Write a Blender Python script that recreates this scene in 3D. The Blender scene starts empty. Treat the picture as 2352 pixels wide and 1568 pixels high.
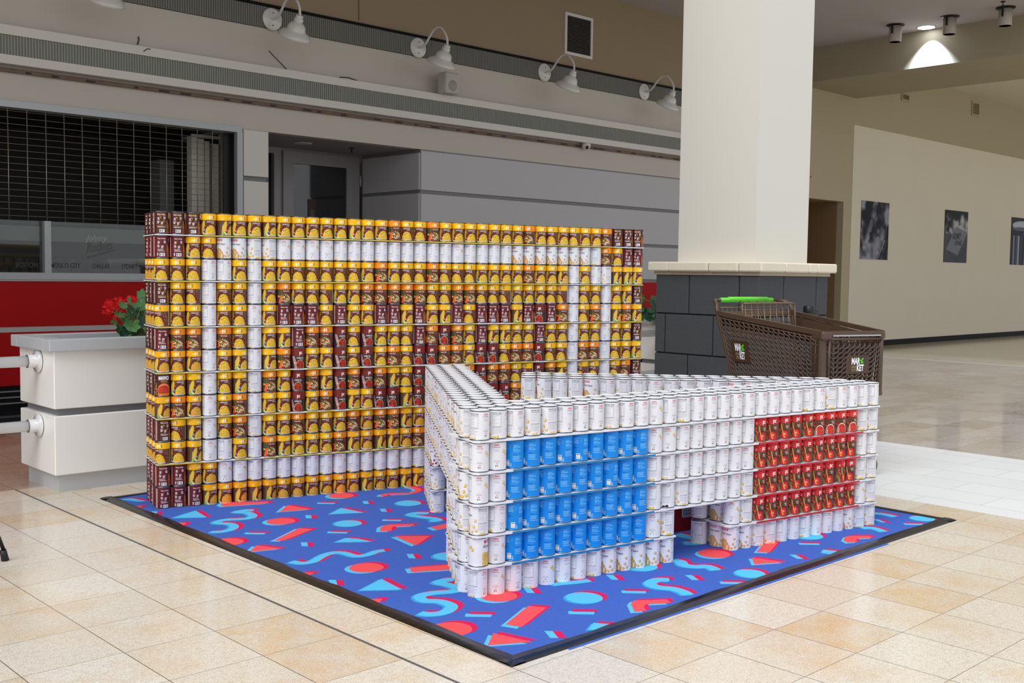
import bpy, math, random
import numpy as np
from mathutils import Vector, Matrix
random.seed(7); RNG = np.random.default_rng(7)
C = bpy.context.scene.collection
SC = bpy.context.scene

# ---------------------------------------------------------------- camera, light, exposure
CAM = Vector((-2.386, -5.084, 1.206))
TH = math.radians(14.95)                      # wall frame -> building frame
def cam_axes():
    yaw, pit, roll = 0.49778, 0.06298, 0.01343
    c, s = math.cos, math.sin
    fw = Vector((s(yaw)*c(pit), c(yaw)*c(pit), -s(pit)))
    rt = Vector((c(yaw), -s(yaw), 0)); up = rt.cross(fw)
    r2 = rt*c(roll) + up*s(roll); u2 = -rt*s(roll) + up*c(roll)
    R = Matrix.Rotation(-TH, 3, 'Z')
    return R @ r2, R @ u2, R @ fw
RT, UP, FW = cam_axes(); FPX = 2479.23
cd = bpy.data.cameras.new('camera'); co = bpy.data.objects.new('camera', cd); C.objects.link(co)
cd.sensor_width = 36; cd.lens = FPX/2352*36; cd.clip_end = 200
M = Matrix((RT, UP, -FW)).transposed().to_4x4(); M.translation = CAM
co.matrix_world = M; SC.camera = co

w = bpy.data.worlds.new('skylight'); SC.world = w; w.use_nodes = True
bg = w.node_tree.nodes['Background']; bg.inputs[0].default_value = (0.93, 0.96, 1.0, 1); bg.inputs[1].default_value = .86
def sun(name, rot, e, ang):
    l = bpy.data.lights.new(name, 'SUN'); l.energy = e; l.angle = math.radians(ang); l.color = (1, .99, .97)
    o = bpy.data.objects.new(name, l); o.rotation_euler = [math.radians(a) for a in rot]; C.objects.link(o)
sun('skylight_sun', (44, 0, -76), 1.7, 45)
SC.view_settings.view_transform = 'Standard'; SC.view_settings.look = 'None'
SC.view_settings.exposure = 0.14; SC.view_settings.gamma = 1; SC.view_settings.use_curve_mapping = False
try: SC.cycles.max_bounces = 6; SC.cycles.diffuse_bounces = 4; SC.cycles.sample_clamp_indirect = 4
except Exception: pass

def ray(x, y):
    return (FW*FPX + RT*(x-1176) - UP*(y-784)).normalized()
def floor_pt(x, y, z=0.0):
    d = ray(x, y); t = (z-CAM.z)/d.z; return CAM + d*t
def on_v(x, y, V):
    d = ray(x, y); return CAM + d*((V-CAM.y)/d.y)

# ---------------------------------------------------------------- materials
def lin(c):
    if isinstance(c, str): c = tuple(int(c[i:i+2], 16) for i in (0, 2, 4))
    return tuple((v/255/12.92 if v/255 <= .04045 else ((v/255+.055)/1.055)**2.4) for v in c)
MATS = {}
def mat(name, col=(200,200,200), rough=.5, metal=0, noise=0, nscale=20, bump=0, emis=0, spec=.5, coat=0, alpha=1, trans=0):
    if name in MATS: return MATS[name]
    m = bpy.data.materials.new(name); MATS[name] = m; m.use_nodes = True
    nt = m.node_tree; b = nt.nodes['Principled BSDF']; L = nt.links
    l = lin(col); b.inputs['Base Color'].default_value = (*l, 1)
    b.inputs['Roughness'].default_value = rough; b.inputs['Metallic'].default_value = metal
    b.inputs['Specular IOR Level'].default_value = spec; b.inputs['Coat Weight'].default_value = coat
    b.inputs['Alpha'].default_value = alpha; b.inputs['Transmission Weight'].default_value = trans
    if emis: b.inputs['Emission Color'].default_value = (*l, 1); b.inputs['Emission Strength'].default_value = emis
    if noise or bump:
        tc = nt.nodes.new('ShaderNodeTexCoord'); n = nt.nodes.new('ShaderNodeTexNoise'); n.inputs['Scale'].default_value = nscale
        n.inputs['Detail'].default_value = 5; L.new(tc.outputs['Object'], n.inputs['Vector'])
        if noise:
            r = nt.nodes.new('ShaderNodeMixRGB'); r.inputs[1].default_value = (*[v*(1-noise) for v in l], 1); r.inputs[2].default_value = (*[min(1, v*(1+noise)) for v in l], 1)
            L.new(n.outputs['Fac'], r.inputs[0]); L.new(r.outputs[0], b.inputs['Base Color'])
        if bump:
            bp = nt.nodes.new('ShaderNodeBump'); bp.inputs['Strength'].default_value = bump; bp.inputs['Distance'].default_value = .01
            L.new(n.outputs['Fac'], bp.inputs['Height']); L.new(bp.outputs[0], b.inputs['Normal'])
    return m
def art_mat(name, rough=.4, spec=.5, coat=0):   # printed surfaces: colour is stored on the mesh
    if name in MATS: return MATS[name]
    m = bpy.data.materials.new(name); MATS[name] = m; m.use_nodes = True
    nt = m.node_tree; b = nt.nodes['Principled BSDF']; a = nt.nodes.new('ShaderNodeAttribute'); a.attribute_name = 'art'
    nt.links.new(a.outputs['Color'], b.inputs['Base Color']); b.inputs['Roughness'].default_value = rough
    b.inputs['Specular IOR Level'].default_value = spec; b.inputs['Coat Weight'].default_value = coat
    return m

# ---------------------------------------------------------------- mesh builder
class MB:
    def __init__(s): s.v = []; s.f = []; s.m = []; s.mats = []; s.sm = []
    def mi(s, m):
        if m not in s.mats: s.mats.append(m)
        return s.mats.index(m)
    def add(s, vs, fs, m, smooth=False):
        o = len(s.v); s.v += [tuple(v) for v in vs]; k = s.mi(m)
        for f in fs: s.f.append(tuple(i+o for i in f)); s.m.append(k); s.sm.append(smooth)
        return s
    def box(s, a, b, m, bev=0):
        (x0, y0, z0), (x1, y1, z1) = [min(p, q) for p, q in zip(a, b)], [max(p, q) for p, q in zip(a, b)]
        if bev:
            e = bev; P = []
            for z, i in ((z0, e), (z0+e, 0), (z1-e, 0), (z1, e)):
                j = i if i else 0
                P += [(x0+j+ (e if not i else 0), y0+j, z), (x1-j-(e if not i else 0), y0+j, z), (x1-j, y0+j+(e if not i else 0), z), (x1-j, y1-j-(e if not i else 0), z),
                      (x1-j-(e if not i else 0), y1-j, z), (x0+j+(e if not i else 0), y1-j, z), (x0+j, y1-j-(e if not i else 0), z), (x0+j, y0+j+(e if not i else 0), z)]
            F = [tuple(range(7, -1, -1)), tuple(range(24, 32))]
            for r in range(3):
                for k in range(8): F.append((r*8+k, r*8+(k+1) % 8, r*8+8+(k+1) % 8, r*8+8+k))
            return s.add(P, F, m)
        V = [(x0,y0,z0),(x1,y0,z0),(x1,y1,z0),(x0,y1,z0),(x0,y0,z1),(x1,y0,z1),(x1,y1,z1),(x0,y1,z1)]
        return s.add(V, [(0,3,2,1),(4,5,6,7),(0,1,5,4),(1,2,6,5),(2,3,7,6),(3,0,4,7)], m)
    def lathe(s, prof, m, n=24, c=(0,0,0), T=None, caps=True):
        V = []; F = []
        for r, z in prof:
            for k in range(n):
                a = 2*math.pi*k/n; p = Vector((r*math.cos(a), r*math.sin(a), z))
                if T is not None: p = T @ p
                V.append(tuple(p+Vector(c)))
        for i in range(len(prof)-1):
            for k in range(n): F.append((i*n+k, i*n+(k+1) % n, (i+1)*n+(k+1) % n, (i+1)*n+k))
        s.add(V, F, m, True)
        if caps:
            o = len(s.v)-len(V)
            for base, rev in ((0, True), ((len(prof)-1)*n, False)):
                if prof[0 if base == 0 else -1][0] > 1e-5:
                    f = [o+base+k for k in range(n)]; s.f.append(tuple(f[::-1] if rev else f)); s.m.append(s.mi(m)); s.sm.append(False)
        return s
    def tube(s, pts, r, m, n=8, closed=False):
        P = [Vector(p) for p in pts]; V = []; F = []; N = len(P); ref = None
        rr = r if isinstance(r, (list, tuple)) else [r]*N
        for i, p in enumerate(P):
            d = (P[(i+1) % N]-P[i-1]) if (closed or 0 < i < N-1) else (P[1]-P[0] if i == 0 else P[-1]-P[-2])
            d.normalize()
            if ref is None: ref = d.orthogonal().normalized()
            ref = (ref-d*ref.dot(d)); ref = ref.normalized() if ref.length > 1e-6 else d.orthogonal().normalized()
            b = d.cross(ref)
            for k in range(n):
                a = 2*math.pi*k/n; V.append(tuple(p+(ref*math.cos(a)+b*math.sin(a))*rr[i]))
        for i in range(N if closed else N-1):
            j = (i+1) % N
            for k in range(n): F.append((i*n+k, i*n+(k+1) % n, j*n+(k+1) % n, j*n+k))
        if not closed: F += [tuple(range(n-1, -1, -1)), tuple((N-1)*n+k for k in range(n))]
        return s.add(V, F, m, True)
    def quad(s, a, b, c, d, m): return s.add([a, b, c, d], [(0, 1, 2, 3)], m)
    def prism(s, poly, d, m):   # poly 3D points, extruded by vector d
        n = len(poly); V = [tuple(p) for p in poly]+[tuple(Vector(p)+Vector(d)) for p in poly]
        return s.add(V, [tuple(range(n-1, -1, -1)), tuple(range(n, 2*n))]+[(k, (k+1) % n, n+(k+1) % n, n+k) for k in range(n)], m)
    def mesh(s, name):
        me = bpy.data.meshes.new(name); me.from_pydata(s.v, [], s.f)
        for m in s.mats: me.materials.append(m)
        me.polygons.foreach_set('material_index', s.m); me.polygons.foreach_set('use_smooth', s.sm); me.update()
        return me
    def build(s, name, parent=None, loc=None, rz=0):
        o = bpy.data.objects.new(name, s.mesh(name)); C.objects.link(o)
        if parent: o.parent = parent
        if loc: o.location = loc
        o.rotation_euler.z = rz
        return o
def tag(o, label=None, cat=None, group=None, kind=None):
    if label: o['label'] = label
    if cat: o['category'] = cat
    if group: o['group'] = group
    if kind: o['kind'] = kind
    return o
def thing(name, loc, label, cat, rz=0, group=None):
    o = bpy.data.objects.new(name, None); C.objects.link(o); o.location = loc; o.rotation_euler.z = rz; o.empty_display_size = .1
    return tag(o, label, cat, group)
def struct(o): o['kind'] = 'structure'; return o
def text_mesh(txt, size=1, bold=0, shear=0, extr=0):
    cu = bpy.data.curves.new('t', 'FONT'); cu.body = txt; cu.size = size; cu.shear = shear; cu.offset = bold; cu.extrude = extr; cu.resolution_u = 3
    cu.align_x = 'LEFT'
    o = bpy.data.objects.new('t', cu); C.objects.link(o)
    dg = bpy.context.evaluated_depsgraph_get(); me = o.evaluated_get(dg).to_mesh()
    me.calc_loop_triangles(); V = np.array([tuple(v.co) for v in me.vertices]) if len(me.vertices) else np.zeros((0, 3))
    T = np.array([tuple(t.vertices) for t in me.loop_triangles]) if len(me.loop_triangles) else np.zeros((0, 3), int)
    o.evaluated_get(dg).to_mesh_clear(); bpy.data.objects.remove(o); bpy.data.curves.remove(cu)
    return V, T
TXT = {}
def txt_geo(t, bold=0, shear=0):
    k = (t, bold, shear)
    if k not in TXT: TXT[k] = text_mesh(t, 1, bold, shear)
    return TXT[k]
def text3d(mb, t, origin, ax, ay, h, m, bold=0, shear=0, w=None, off=(0, 0, 0)):
    """flat lettering as mesh: origin lower-left, ax/ay unit vectors, h letter height"""
    V, T = txt_geo(t, bold, shear); lo, hi = V.min(0), V.max(0); sy = h/(hi[1]-lo[1]); sx = (w/(hi[0]-lo[0])) if w else sy
    ax, ay, o = Vector(ax), Vector(ay), Vector(origin)+Vector(off)
    mb.add([o+ax*float((v[0]-lo[0])*sx)+ay*float((v[1]-lo[1])*sy) for v in V], [tuple(int(i) for i in t_) for t_ in T], m)

# ---------------------------------------------------------------- printed art rasteriser (colours stored on the mesh)
class Art:
    SS = 3
    def __init__(s, W, H, asp, bgc, wrap=True):
        s.W, s.H, s.wrap = W, H, wrap; s.w, s.h = W*s.SS, H*s.SS
        s.a = np.empty((s.h, s.w, 3)); s.a[:] = bgc; s.asp = asp   # asp: real height / real width
        s.X, s.Y = np.meshgrid((np.arange(s.w)+.5)/s.w, (np.arange(s.h)+.5)/s.h)
    def put(s, mask, c, al=1): s.a[mask] = s.a[mask]*(1-al)+np.array(c, float)*al
    def dx(s, x):
        d = s.X-x
        return (d+.5) % 1-.5 if s.wrap else d
    def rect(s, x0, y0, x1, y1, c, al=1):
        cx = (x0+x1)/2; s.put((abs(s.dx(cx)) < (x1-x0)/2) & (s.Y > y0) & (s.Y < y1), c, al)
    def ell(s, x, y, rx, ry, c, rot=0, al=1, half=False):  # rx in x units, ry in y units
        dx = s.dx(x); dy = (s.Y-y)*s.asp; ryy = ry*s.asp; cr, sr = math.cos(rot), math.sin(rot)
        u = dx*cr+dy*sr; v = -dx*sr+dy*cr; m = (u/rx)**2+(v/ryy)**2 < 1
        if half: m &= s.Y < y
        s.put(m, c, al); return m
    def bean(s, x, y, r, c, rot=0, k=1.35):   # printed bean, kernel: shaded oval
        ry = r/s.asp
        d = np.array(c, float); s.ell(x, y, r*k, ry, d*.68, rot); s.ell(x-r*.1, y-ry*.1, r*k*.86, ry*.84, d, rot); s.ell(x-r*.3, y-ry*.3, r*.45, ry*.35, np.minimum(255, d*1.12+14), rot)
    def line(s, x0, y0, x1, y1, wd, c):
        px, py = s.dx(x0), (s.Y-y0)*s.asp; ex, ey = x1-x0, (y1-y0)*s.asp; t = np.clip((px*ex+py*ey)/(ex*ex+ey*ey+1e-12), 0, 1)
        s.put((px-ex*t)**2+(py-ey*t)**2 < wd*wd/4, c)
    def text(s, t, x0, y0, x1, y1, c, bold=0, shear=0, al=1):   # fits into the box
        V, T = txt_geo(t, bold, shear)
        if not len(T): return
        lo, hi = V.min(0), V.max(0)
        px = (x0+(V[:, 0]-lo[0])/(hi[0]-lo[0])*(x1-x0))*s.w; py = (y1-(V[:, 1]-lo[1])/(hi[1]-lo[1])*(y1-y0))*s.h
        for tr in T:
            ax, bx_, cx = px[tr]; ay, by_, cy = py[tr]
            i0, i1 = int(math.floor(min(ax, bx_, cx))), int(math.ceil(max(ax, bx_, cx))); j0, j1 = max(0, int(math.floor(min(ay, by_, cy)))), min(s.h, int(math.ceil(max(ay, by_, cy))))
            D = (by_-cy)*(ax-cx)+(cx-bx_)*(ay-cy)
            if abs(D) < 1e-9 or i1 <= i0 or j1 <= j0: continue
            gx, gy = np.meshgrid(np.arange(i0, i1)+.5, np.arange(j0, j1)+.5)
            l1 = ((by_-cy)*(gx-cx)+(cx-bx_)*(gy-cy))/D; l2 = ((cy-ay)*(gx-cx)+(ax-cx)*(gy-cy))/D
            m = (l1 >= -.01) & (l2 >= -.01) & (l1+l2 <= 1.01)
            jj, ii = np.nonzero(m); ii = ii+i0; jj = jj+j0
            if s.wrap: ii %= s.w
            else:
                k = (ii >= 0) & (ii < s.w); ii = ii[k]; jj = jj[k]
            s.a[jj, ii] = s.a[jj, ii]*(1-al)+np.array(c, float)*al
    def noise(s, amp, sc=6):
        n = RNG.standard_normal((s.h//sc+1, s.w//sc+1)); s.a += np.kron(n, np.ones((sc, sc)))[:s.h, :s.w, None]*amp
    def bars(s, x0, y0, x1, y1, n=22, vert=True, bgc=(245,245,245), fg=(25,25,30)):
        s.rect(x0, y0, x1, y1, bgc); k = 0; mx, my = (x1-x0)*.08, (y1-y0)*.12
        L = np.linspace(0, 1, n*2+1)
        for i in range(n):
            if RNG.random() < .72:
                if vert: s.rect(x0+mx+(x1-x0-2*mx)*L[2*i], y0+my, x0+mx+(x1-x0-2*mx)*L[2*i+1], y1-my, fg)
                else: s.rect(x0+mx, y0+my+(y1-y0-2*my)*L[2*i], x1-mx, y0+my+(y1-y0-2*my)*L[2*i+1], fg)
    def words(s, x0, y0, x1, y1, rows, c, al=.8, cen=False, fill=.5):   # small print
        hh = (y1-y0)/rows
        for r in range(rows):
            wv = (x1-x0)*(RNG.uniform(.65, 1)); a = x0+((x1-x0)-wv)/2 if cen else x0; x = a
            while x < a+wv:
                l = RNG.uniform(.006, .018); s.rect(x, y0+hh*(r+.5-fill/2), min(x+l, a+wv), y0+hh*(r+.5+fill/2), c, al); x += l+.004
    def out(s):
        a = s.a.clip(0, 255).reshape(s.H, s.SS, s.W, s.SS, 3).mean((1, 3))/255
        return np.where(a <= .04045, a/12.92, ((a+.055)/1.055)**2.4)
def set_art(me, col):
    at = me.color_attributes.new('art', 'FLOAT_COLOR', 'POINT'); b = np.ones((len(col), 4)); b[:, :3] = col
    at.data.foreach_set('color', b.ravel().astype(np.float32))
def grid_mesh(name, P, faces_wrap, W, H, col, material, smooth=True):
    me = bpy.data.meshes.new(name)
    idx = np.arange(W*H).reshape(H, W)
    if faces_wrap: a = idx[:-1]; b = np.roll(idx, -1, 1)[:-1]; c = np.roll(idx, -1, 1)[1:]; d = idx[1:]
    else: a = idx[:-1, :-1]; b = idx[:-1, 1:]; c = idx[1:, 1:]; d = idx[1:, :-1]
    Q = np.stack([a, d, c, b], -1).reshape(-1, 4)
    me.vertices.add(len(P)); me.vertices.foreach_set('co', P.ravel().astype(np.float32))
    me.loops.add(Q.size); me.loops.foreach_set('vertex_index', Q.ravel().astype(np.int32))
    me.polygons.add(len(Q)); me.polygons.foreach_set('loop_start', np.arange(0, Q.size, 4, dtype=np.int32))
    try: me.polygons.foreach_set('loop_total', np.full(len(Q), 4, dtype=np.int32))
    except Exception: pass
    me.polygons.foreach_set('use_smooth', np.full(len(Q), smooth)); me.update(calc_edges=True)
    set_art(me, col); me.materials.append(material); return me
def label_mesh(name, art, r=.0368, z0=.0045, z1=.1085):
    a = art.out(); H, W = a.shape[:2]
    ph = 2*math.pi*(np.arange(W)+.5)/W; z = z1-(np.arange(H))/(H-1)*(z1-z0)
    P = np.stack([np.broadcast_to(r*np.cos(ph), (H, W)), np.broadcast_to(r*np.sin(ph), (H, W)), np.broadcast_to(z[:, None], (H, W))], -1).reshape(-1, 3)
    return grid_mesh(name, P, True, W, H, a.reshape(-1, 3), art_mat('label_paper', .45, .35))
def flat_art(name, art, org, ax, ay, w, h, thick, m_edge, parent=None, rough=.5):
    """rectangular printed panel with thickness. org = lower-left front corner"""
    a = art.out(); H, W = a.shape[:2]; org, ax, ay = Vector(org), Vector(ax), Vector(ay); n = ax.cross(ay)
    X, Y = np.meshgrid(np.linspace(0, w, W), np.linspace(h, 0, H))
    P = np.array(org)+X[..., None]*np.array(ax)+Y[..., None]*np.array(ay)
    me = grid_mesh(name, P.reshape(-1, 3), False, W, H, a.reshape(-1, 3), art_mat('print_%02d' % int(rough*10), rough, .12))
    return me

# ---------------------------------------------------------------- can labels
LW, LH, ASP = 240, 108, .45
def corn_art(kind, blue=True):
    a = Art(LW, LH, ASP, (104, 68, 52)); R = RNG
    for k in range(26):
        x = R.random(); a.rect(x, .3, x+R.uniform(.004, .012), 1, (112, 76, 58) if k % 2 else (74, 44, 32), .6)
    a.ell(.5, .82, .19, .42, (112, 34, 26)); a.ell(.5, .64, .12, .3, (88, 44, 42), al=.6)
    for k in range(34):
        x, y = R.uniform(.36, .72), R.uniform(.34, .95)
        if abs(x-.5) > .1 or y < .42: a.bean(x, y, .0075, (214, 160, 60), R.uniform(0, 3), 1.1)
    if kind == 'veg': band, b2 = (255, 146, 8), (255, 165, 40)
    else: band, b2 = (255, 192, 0), (255, 205, 50)
    if kind == 'golden': band = (252, 176, 0)
    a.rect(-.01, 0, 1.01, .3, band)
    a.ell(.445, .17, .045, .055, tuple(min(255, c+45) for c in b2), -.25, .7)
    a.text('pc', .462, .08, .537, .29, (255, 250, 240), .03); a.rect(.499, .04, .503, .2, (120, 80, 20)); a.text('s', .545, .08, .577, .235, (130, 84, 22), .0)
    a.rect(.25, .15, .275, .26, (255, 238, 200)); a.ell(.2625, .2, .006, .03, band)
    if kind == 'veg':
        for x0, y0, x1, y1, wd, c in ((.30, .36, .325, .62, .02, (40, 92, 40)), (.325, .32, .335, .6, .016, (58, 120, 52)), (.35, .34, .34, .6, .014, (30, 80, 36))): a.line(x0, y0, x1, y1, wd, c)
        a.bean(.318, .66, .027, (226, 176, 70)); 
        for x0, x1, y1 in ((.395, .355, .96), (.375, .325, .99), (.41, .385, .9)): a.line(x0, .62, x1, y1, .03, (232, 92, 26)); a.line(x0+.004, .66, x1+.006, y1, .009, (248, 130, 50)); a.line(x0, .6, x0+.012, .48, .008, (70, 130, 50))
        for k in range(160):
            t = R.uniform(math.pi, 2*math.pi); q = math.sqrt(R.random()); x = .5+.13*q*math.cos(t); y = .94+.41*q*math.sin(t)
            c = [(236, 228, 178), (96, 130, 52), (240, 96, 30), (214, 196, 110), (150, 40, 28), (58, 92, 40), (250, 240, 214)][R.integers(7)]
            a.bean(x, y, R.uniform(.008, .015), c, R.uniform(0, 3), 1.2)
        a.text('VEGETABLES', .428, .37, .572, .425, (226, 214, 220), .03); a.text('MIXED', .53, .325, .572, .355, (200, 180, 160))
    else:
        gc = (248, 200, 44) if kind != 'golden' else (238, 182, 44)
        a.line(.262, .98, .27, .56, .045, (120, 158, 56)); a.line(.25, .95, .262, .6, .02, (160, 190, 90))
        m = a.ell(.305, .64, .044, .33, (222, 178, 54), .24)
        for k in range(9):
            for j in range(15):
                x, y = .268+k*.0088+(j*.0012), .37+j*.037
                if ((x-.305)*math.cos(.24)+(y-.64)*ASP*math.sin(.24))**2/.0385**2+(-(x-.305)*math.sin(.24)+(y-.64)*ASP*math.cos(.24))**2/.13**2 < 1: a.ell(x, y, .0036, .0145, (236, 198, 84))
        a.line(.33, .99, .29, .84, .034, (178, 206, 132)); a.line(.355, .99, .315, .88, .03, (206, 220, 170)); a.line(.27, .99, .28, .86, .03, (150, 186, 80))
        if kind != 'golden': a.ell(.348, .78, .019, .058, (30, 164, 216) if blue else (236, 110, 140)); a.rect(.34, .755, .356, .78, (240, 245, 250), .8)
        a.ell(.5, .95, .145, .06, (226, 196, 176))
        a.ell(.5, .94, .128, .40, (176, 116, 10), half=True)
        for k in range(300):
            t = R.uniform(math.pi, 2*math.pi); q = math.sqrt(R.random()); x = .5+.122*q*math.cos(t); y = .945+.39*q*math.sin(t)
            a.bean(x, y, .0098, (min(255, gc[0]+R.integers(-22, 16)), gc[1]+R.integers(-34, 24), gc[2]+R.integers(-30, 50)), R.uniform(0, 3), 1.1)
        if kind == 'golden': a.text('GOLDEN SWEET', .4, .355, .585, .42, (222, 210, 226), .03)
        else: a.text('SUPERSWEET', .41, .355, .58, .42, (226, 214, 228), .03)
        a.text('CORN', .5, .435, .58, .49, (226, 214, 228), .03); a.rect(.5, .325, .57, .345, (170, 130, 110), .7)
    a.rect(.77, .02, .9, .98, (238, 236, 238)); a.words(.78, .06, .89, .94, 20, (70, 70, 80), .7); a.rect(.9, .3, 1.2, 1, (84, 50, 34), .5); a.words(.93, .4, 1.1, .9, 12, (230, 220, 200), .7)
    a.noise(5, 3); return a
def home_art():
    a = Art(LW, LH, ASP, (58, 38, 38)); a.rect(-.1, .36, 1.1, 1, (62, 44, 44))
    a.rect(-.01, 0, 1.01, .38, (122, 36, 30)); a.ell(.455, .22, .036, .13, (140, 66, 46)); a.ell(.455, .22, .033, .118, (122, 36, 30)); a.text('President', .43, .17, .48, .24, (150, 80, 60), shear=.3)
    a.text('pc', .482, .17, .553, .37, (255, 250, 248), .03); a.rect(.43, .4, .58, .42, (150, 100, 90), .6)
    a.text('HOMESTYLE', .425, .455, .585, .525, (236, 230, 234), .035); a.text('BAKED BEANS', .49, .545, .585, .58, (220, 214, 220), .03)
    a.line(.335, .44, .405, 1.0, .05, (196, 150, 150)); a.line(.37, .42, .415, .8, .012, (214, 170, 168)); a.ell(.378, .74, .012, .045, (230, 190, 186))
    for k in range(6): a.rect(.34, .82+k*.028, .40, .83+k*.028, (90, 50, 56), .8)
    a.ell(.505, .86, .098, .27, (222, 172, 110)); a.ell(.505, .865, .088, .245, (110, 24, 20))
    for k in range(110):
        t = RNG.uniform(0, 6.28); q = math.sqrt(RNG.random()); a.bean(.505+.082*q*math.cos(t), .87+.22*q*math.sin(t), .0085, (176+RNG.integers(0, 40), 52, 36), RNG.uniform(0, 3), 1.4)
    a.rect(.75, .4, 1.15, .95, (40, 26, 28), .6); a.words(.77, .44, .95, .9, 14, (220, 210, 200), .7); a.rect(1.0, .06, 1.15, .95, (236, 230, 232)); a.words(1.01, .1, 1.14, .9, 18, (60, 60, 66), .7); a.noise(4, 3); return a
def manwich_art(v):
    base = (72, 30, 32) if v == 'a' else (98, 30, 36); acc = (222, 160, 30) if v == 'a' else (128, 40, 38)
    a = Art(LW, LH, ASP, base)
    for k in range(40): a.rect(RNG.random(), 0, RNG.random()*.002+.9, 0, base)
    t1 = (236, 190, 60) if v == 'a' else (226, 90, 70); wt = (240, 232, 232)
    a.text('4', .415, .045, .435, .15, t1, .03); a.text('EASY STEPS', .445, .05, .58, .09, acc, .03); a.text('Bring on the Magic', .425, .095, .592, .16, wt, .05)
    a.rect(.44, .345, .6, .35, acc, .7)
    for (x, y) in ((.43, .25), (.555, .22), (.42, .42), (.5, .46)):
        a.words(x-.005, y-.01, x+.05, y+.12, 4, wt, 1, fill=.85)
    for (x, y, r) in ((.49, .24, .018), (.55, .2, .012), (.47, .43, .015), (.56, .42, .024)): a.ell(x, y, r, r/ASP*.9, acc); a.ell(x, y, r*.7, r/ASP*.6, base if v == 'a' else (110, 34, 34))
    a.line(.47, .2, .5, .3, .008, acc)
    a.text('Manwich Monday!' if v == 'a' else 'Make it Monday', .42, .6, .55, .655, acc if v == 'a' else wt, .03); a.words(.42, .66, .58, .73, 2, wt, 1, fill=.7)
    a.line(.58, .58, .6, .66, .006, acc); a.line(.6, .66, .58, .74, .006, acc)
    a.bars(.46, .8, .575, .955); a.rect(.405, .8, .435, .93, (230, 225, 225) if v == 'b' else (110, 60, 30)); a.words(.407, .815, .433, .92, 3, (90, 60, 60))
    # front, to the right
    a.rect(.62, .52, .66, .99, (186, 120, 24), .75); a.ell(.64, .5, .012, .12, (196, 140, 40)); a.ell(.64, .68, .008, .03, (255, 220, 60))
    a.text('MANWICH', .7, .06, .94, .26, (248, 246, 246), .05); a.text('ORIGINAL' if v == 'a' else 'BOLD', .75, .28, .9, .36, (214, 156, 40), .03); a.rect(.75, .38, .9, .4, (150, 96, 40))
    a.ell(.82, .75, .145, .33, (238, 130, 70)); a.ell(.82, .76, .13, .24, (176, 40, 26)); 
    for k in range(120): a.bean(.82+RNG.uniform(-.125, .125), .74+RNG.uniform(-.14, .14), .009, (206, 66, 40), RNG.uniform(0, 3), 1.2)
    a.rect(.68, .9, .97, .985, (226, 130, 44))
    a.rect(1.285, .03, 1.335, .97, (236, 196, 186) if v == 'b' else (222, 186, 176)); a.words(1.29, .06, 1.33, .94, 20, (70, 40, 40), .75)
    a.noise(4, 3); return a
def white_art(name, bc, r=.02, back='bar'):
    a = Art(LW, LH, ASP, (229, 230, 236)); red = (212, 66, 82); ink = (66, 66, 82)
    # back panel
    a.rect(.47, .075, .54, .125, red); a.ell(.468, .1, .009, .035, red); a.ell(.468, .1, .005, .02, (246, 246, 248)); a.text('HANOVER', .477, .085, .535, .115, (255, 240, 240), .03)
    a.text(name+' Beans', .445, .15, .56, .195, ink, 0, .35); a.words(.455, .235, .55, .255, 1, red, .55, True); a.words(.455, .27, .55, .35, 3, ink, .32, True)
    if back == 'bar': a.words(.46, .63, .545, .65, 1, red, .5, True); a.words(.45, .67, .555, .73, 2, ink, .5, True)
    else:
        for k in range(40): a.bean(.505+RNG.uniform(-.035, .035), .5+RNG.uniform(-.09, .09), .0075, (150+RNG.integers(0, 50), 66, 44), RNG.uniform(0, 3))
    a.text('USA', .488, .765, .525, .795, (190, 40, 80), .03); a.bars(.465, .815, .545, .905, 16)
    a.rect(.575, .3, .5765, .98, (200, 200, 208))
    # nutrition table
    a.text('Nutrition Facts', .205, .055, .372, .1, ink, .03); a.rect(.203, .125, .375, .14, ink, .85); a.words(.203, .15, .375, .19, 2, ink, .65)
    for k in range(11): a.rect(.203, .215+k*.03, .203+RNG.uniform(.06, .12), .222+k*.03, ink, .42); a.rect(.355, .213+k*.03, .372, .224+k*.03, ink, .5)
    a.rect(.203, .575, .375, .59, ink, .9); a.words(.203, .61, .375, .66, 2, ink, .45); a.rect(.203, .69, .375, .698, ink, .8); a.words(.203, .715, .375, .86, 7, ink, .3)
    a.rect(.385, .04, .3865, .95, (214, 214, 220))
    R = RNG
    for x, y in ((.155, .5), (.13, .72), (.17, .86), (.1, .9), (.3, .955), (.245, .985), (.62, .33), (.66, .42)): a.bean(x, y, r*1.2, bc, R.uniform(0, 3), 1.2)
    # front
    a.rect(-.115, .075, .03, .165, (176, 24, 40)); a.text('HANOVER', -.105, .09, .02, .15, (250, 238, 240), .04); a.ell(-.125, .12, .015, .055, (176, 24, 40)); a.line(-.125, .12, -.125, .24, .006, (120, 20, 30))
    a.text(name, -.16, .24, -.01, .34, ink, .015, .4); a.text('Beans', 0, .26, .095, .35, ink, .015, .4); a.words(-.05, .39, .07, .4, 1, ink, .4)
    P = sorted([(-.15+.2*R.random(), .52+.47*R.random()) for k in range(110)], key=lambda p: p[1])
    for x, y in P:
        if y > .55+max(0, x+.03)*3.5: a.bean(x, y, r*1.25, tuple(min(255, max(0, c+R.integers(-16, 12))) for c in bc), R.uniform(0, 3), 1.1)
    a.ell(.02, .82, .013, .045, (250, 250, 250)); a.ell(.02, .82, .004, .018, (30, 30, 50)); a.rect(.01, .87, .03, .94, (250, 250, 250), .8)
    a.noise(1.5, 3); return a
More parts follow.
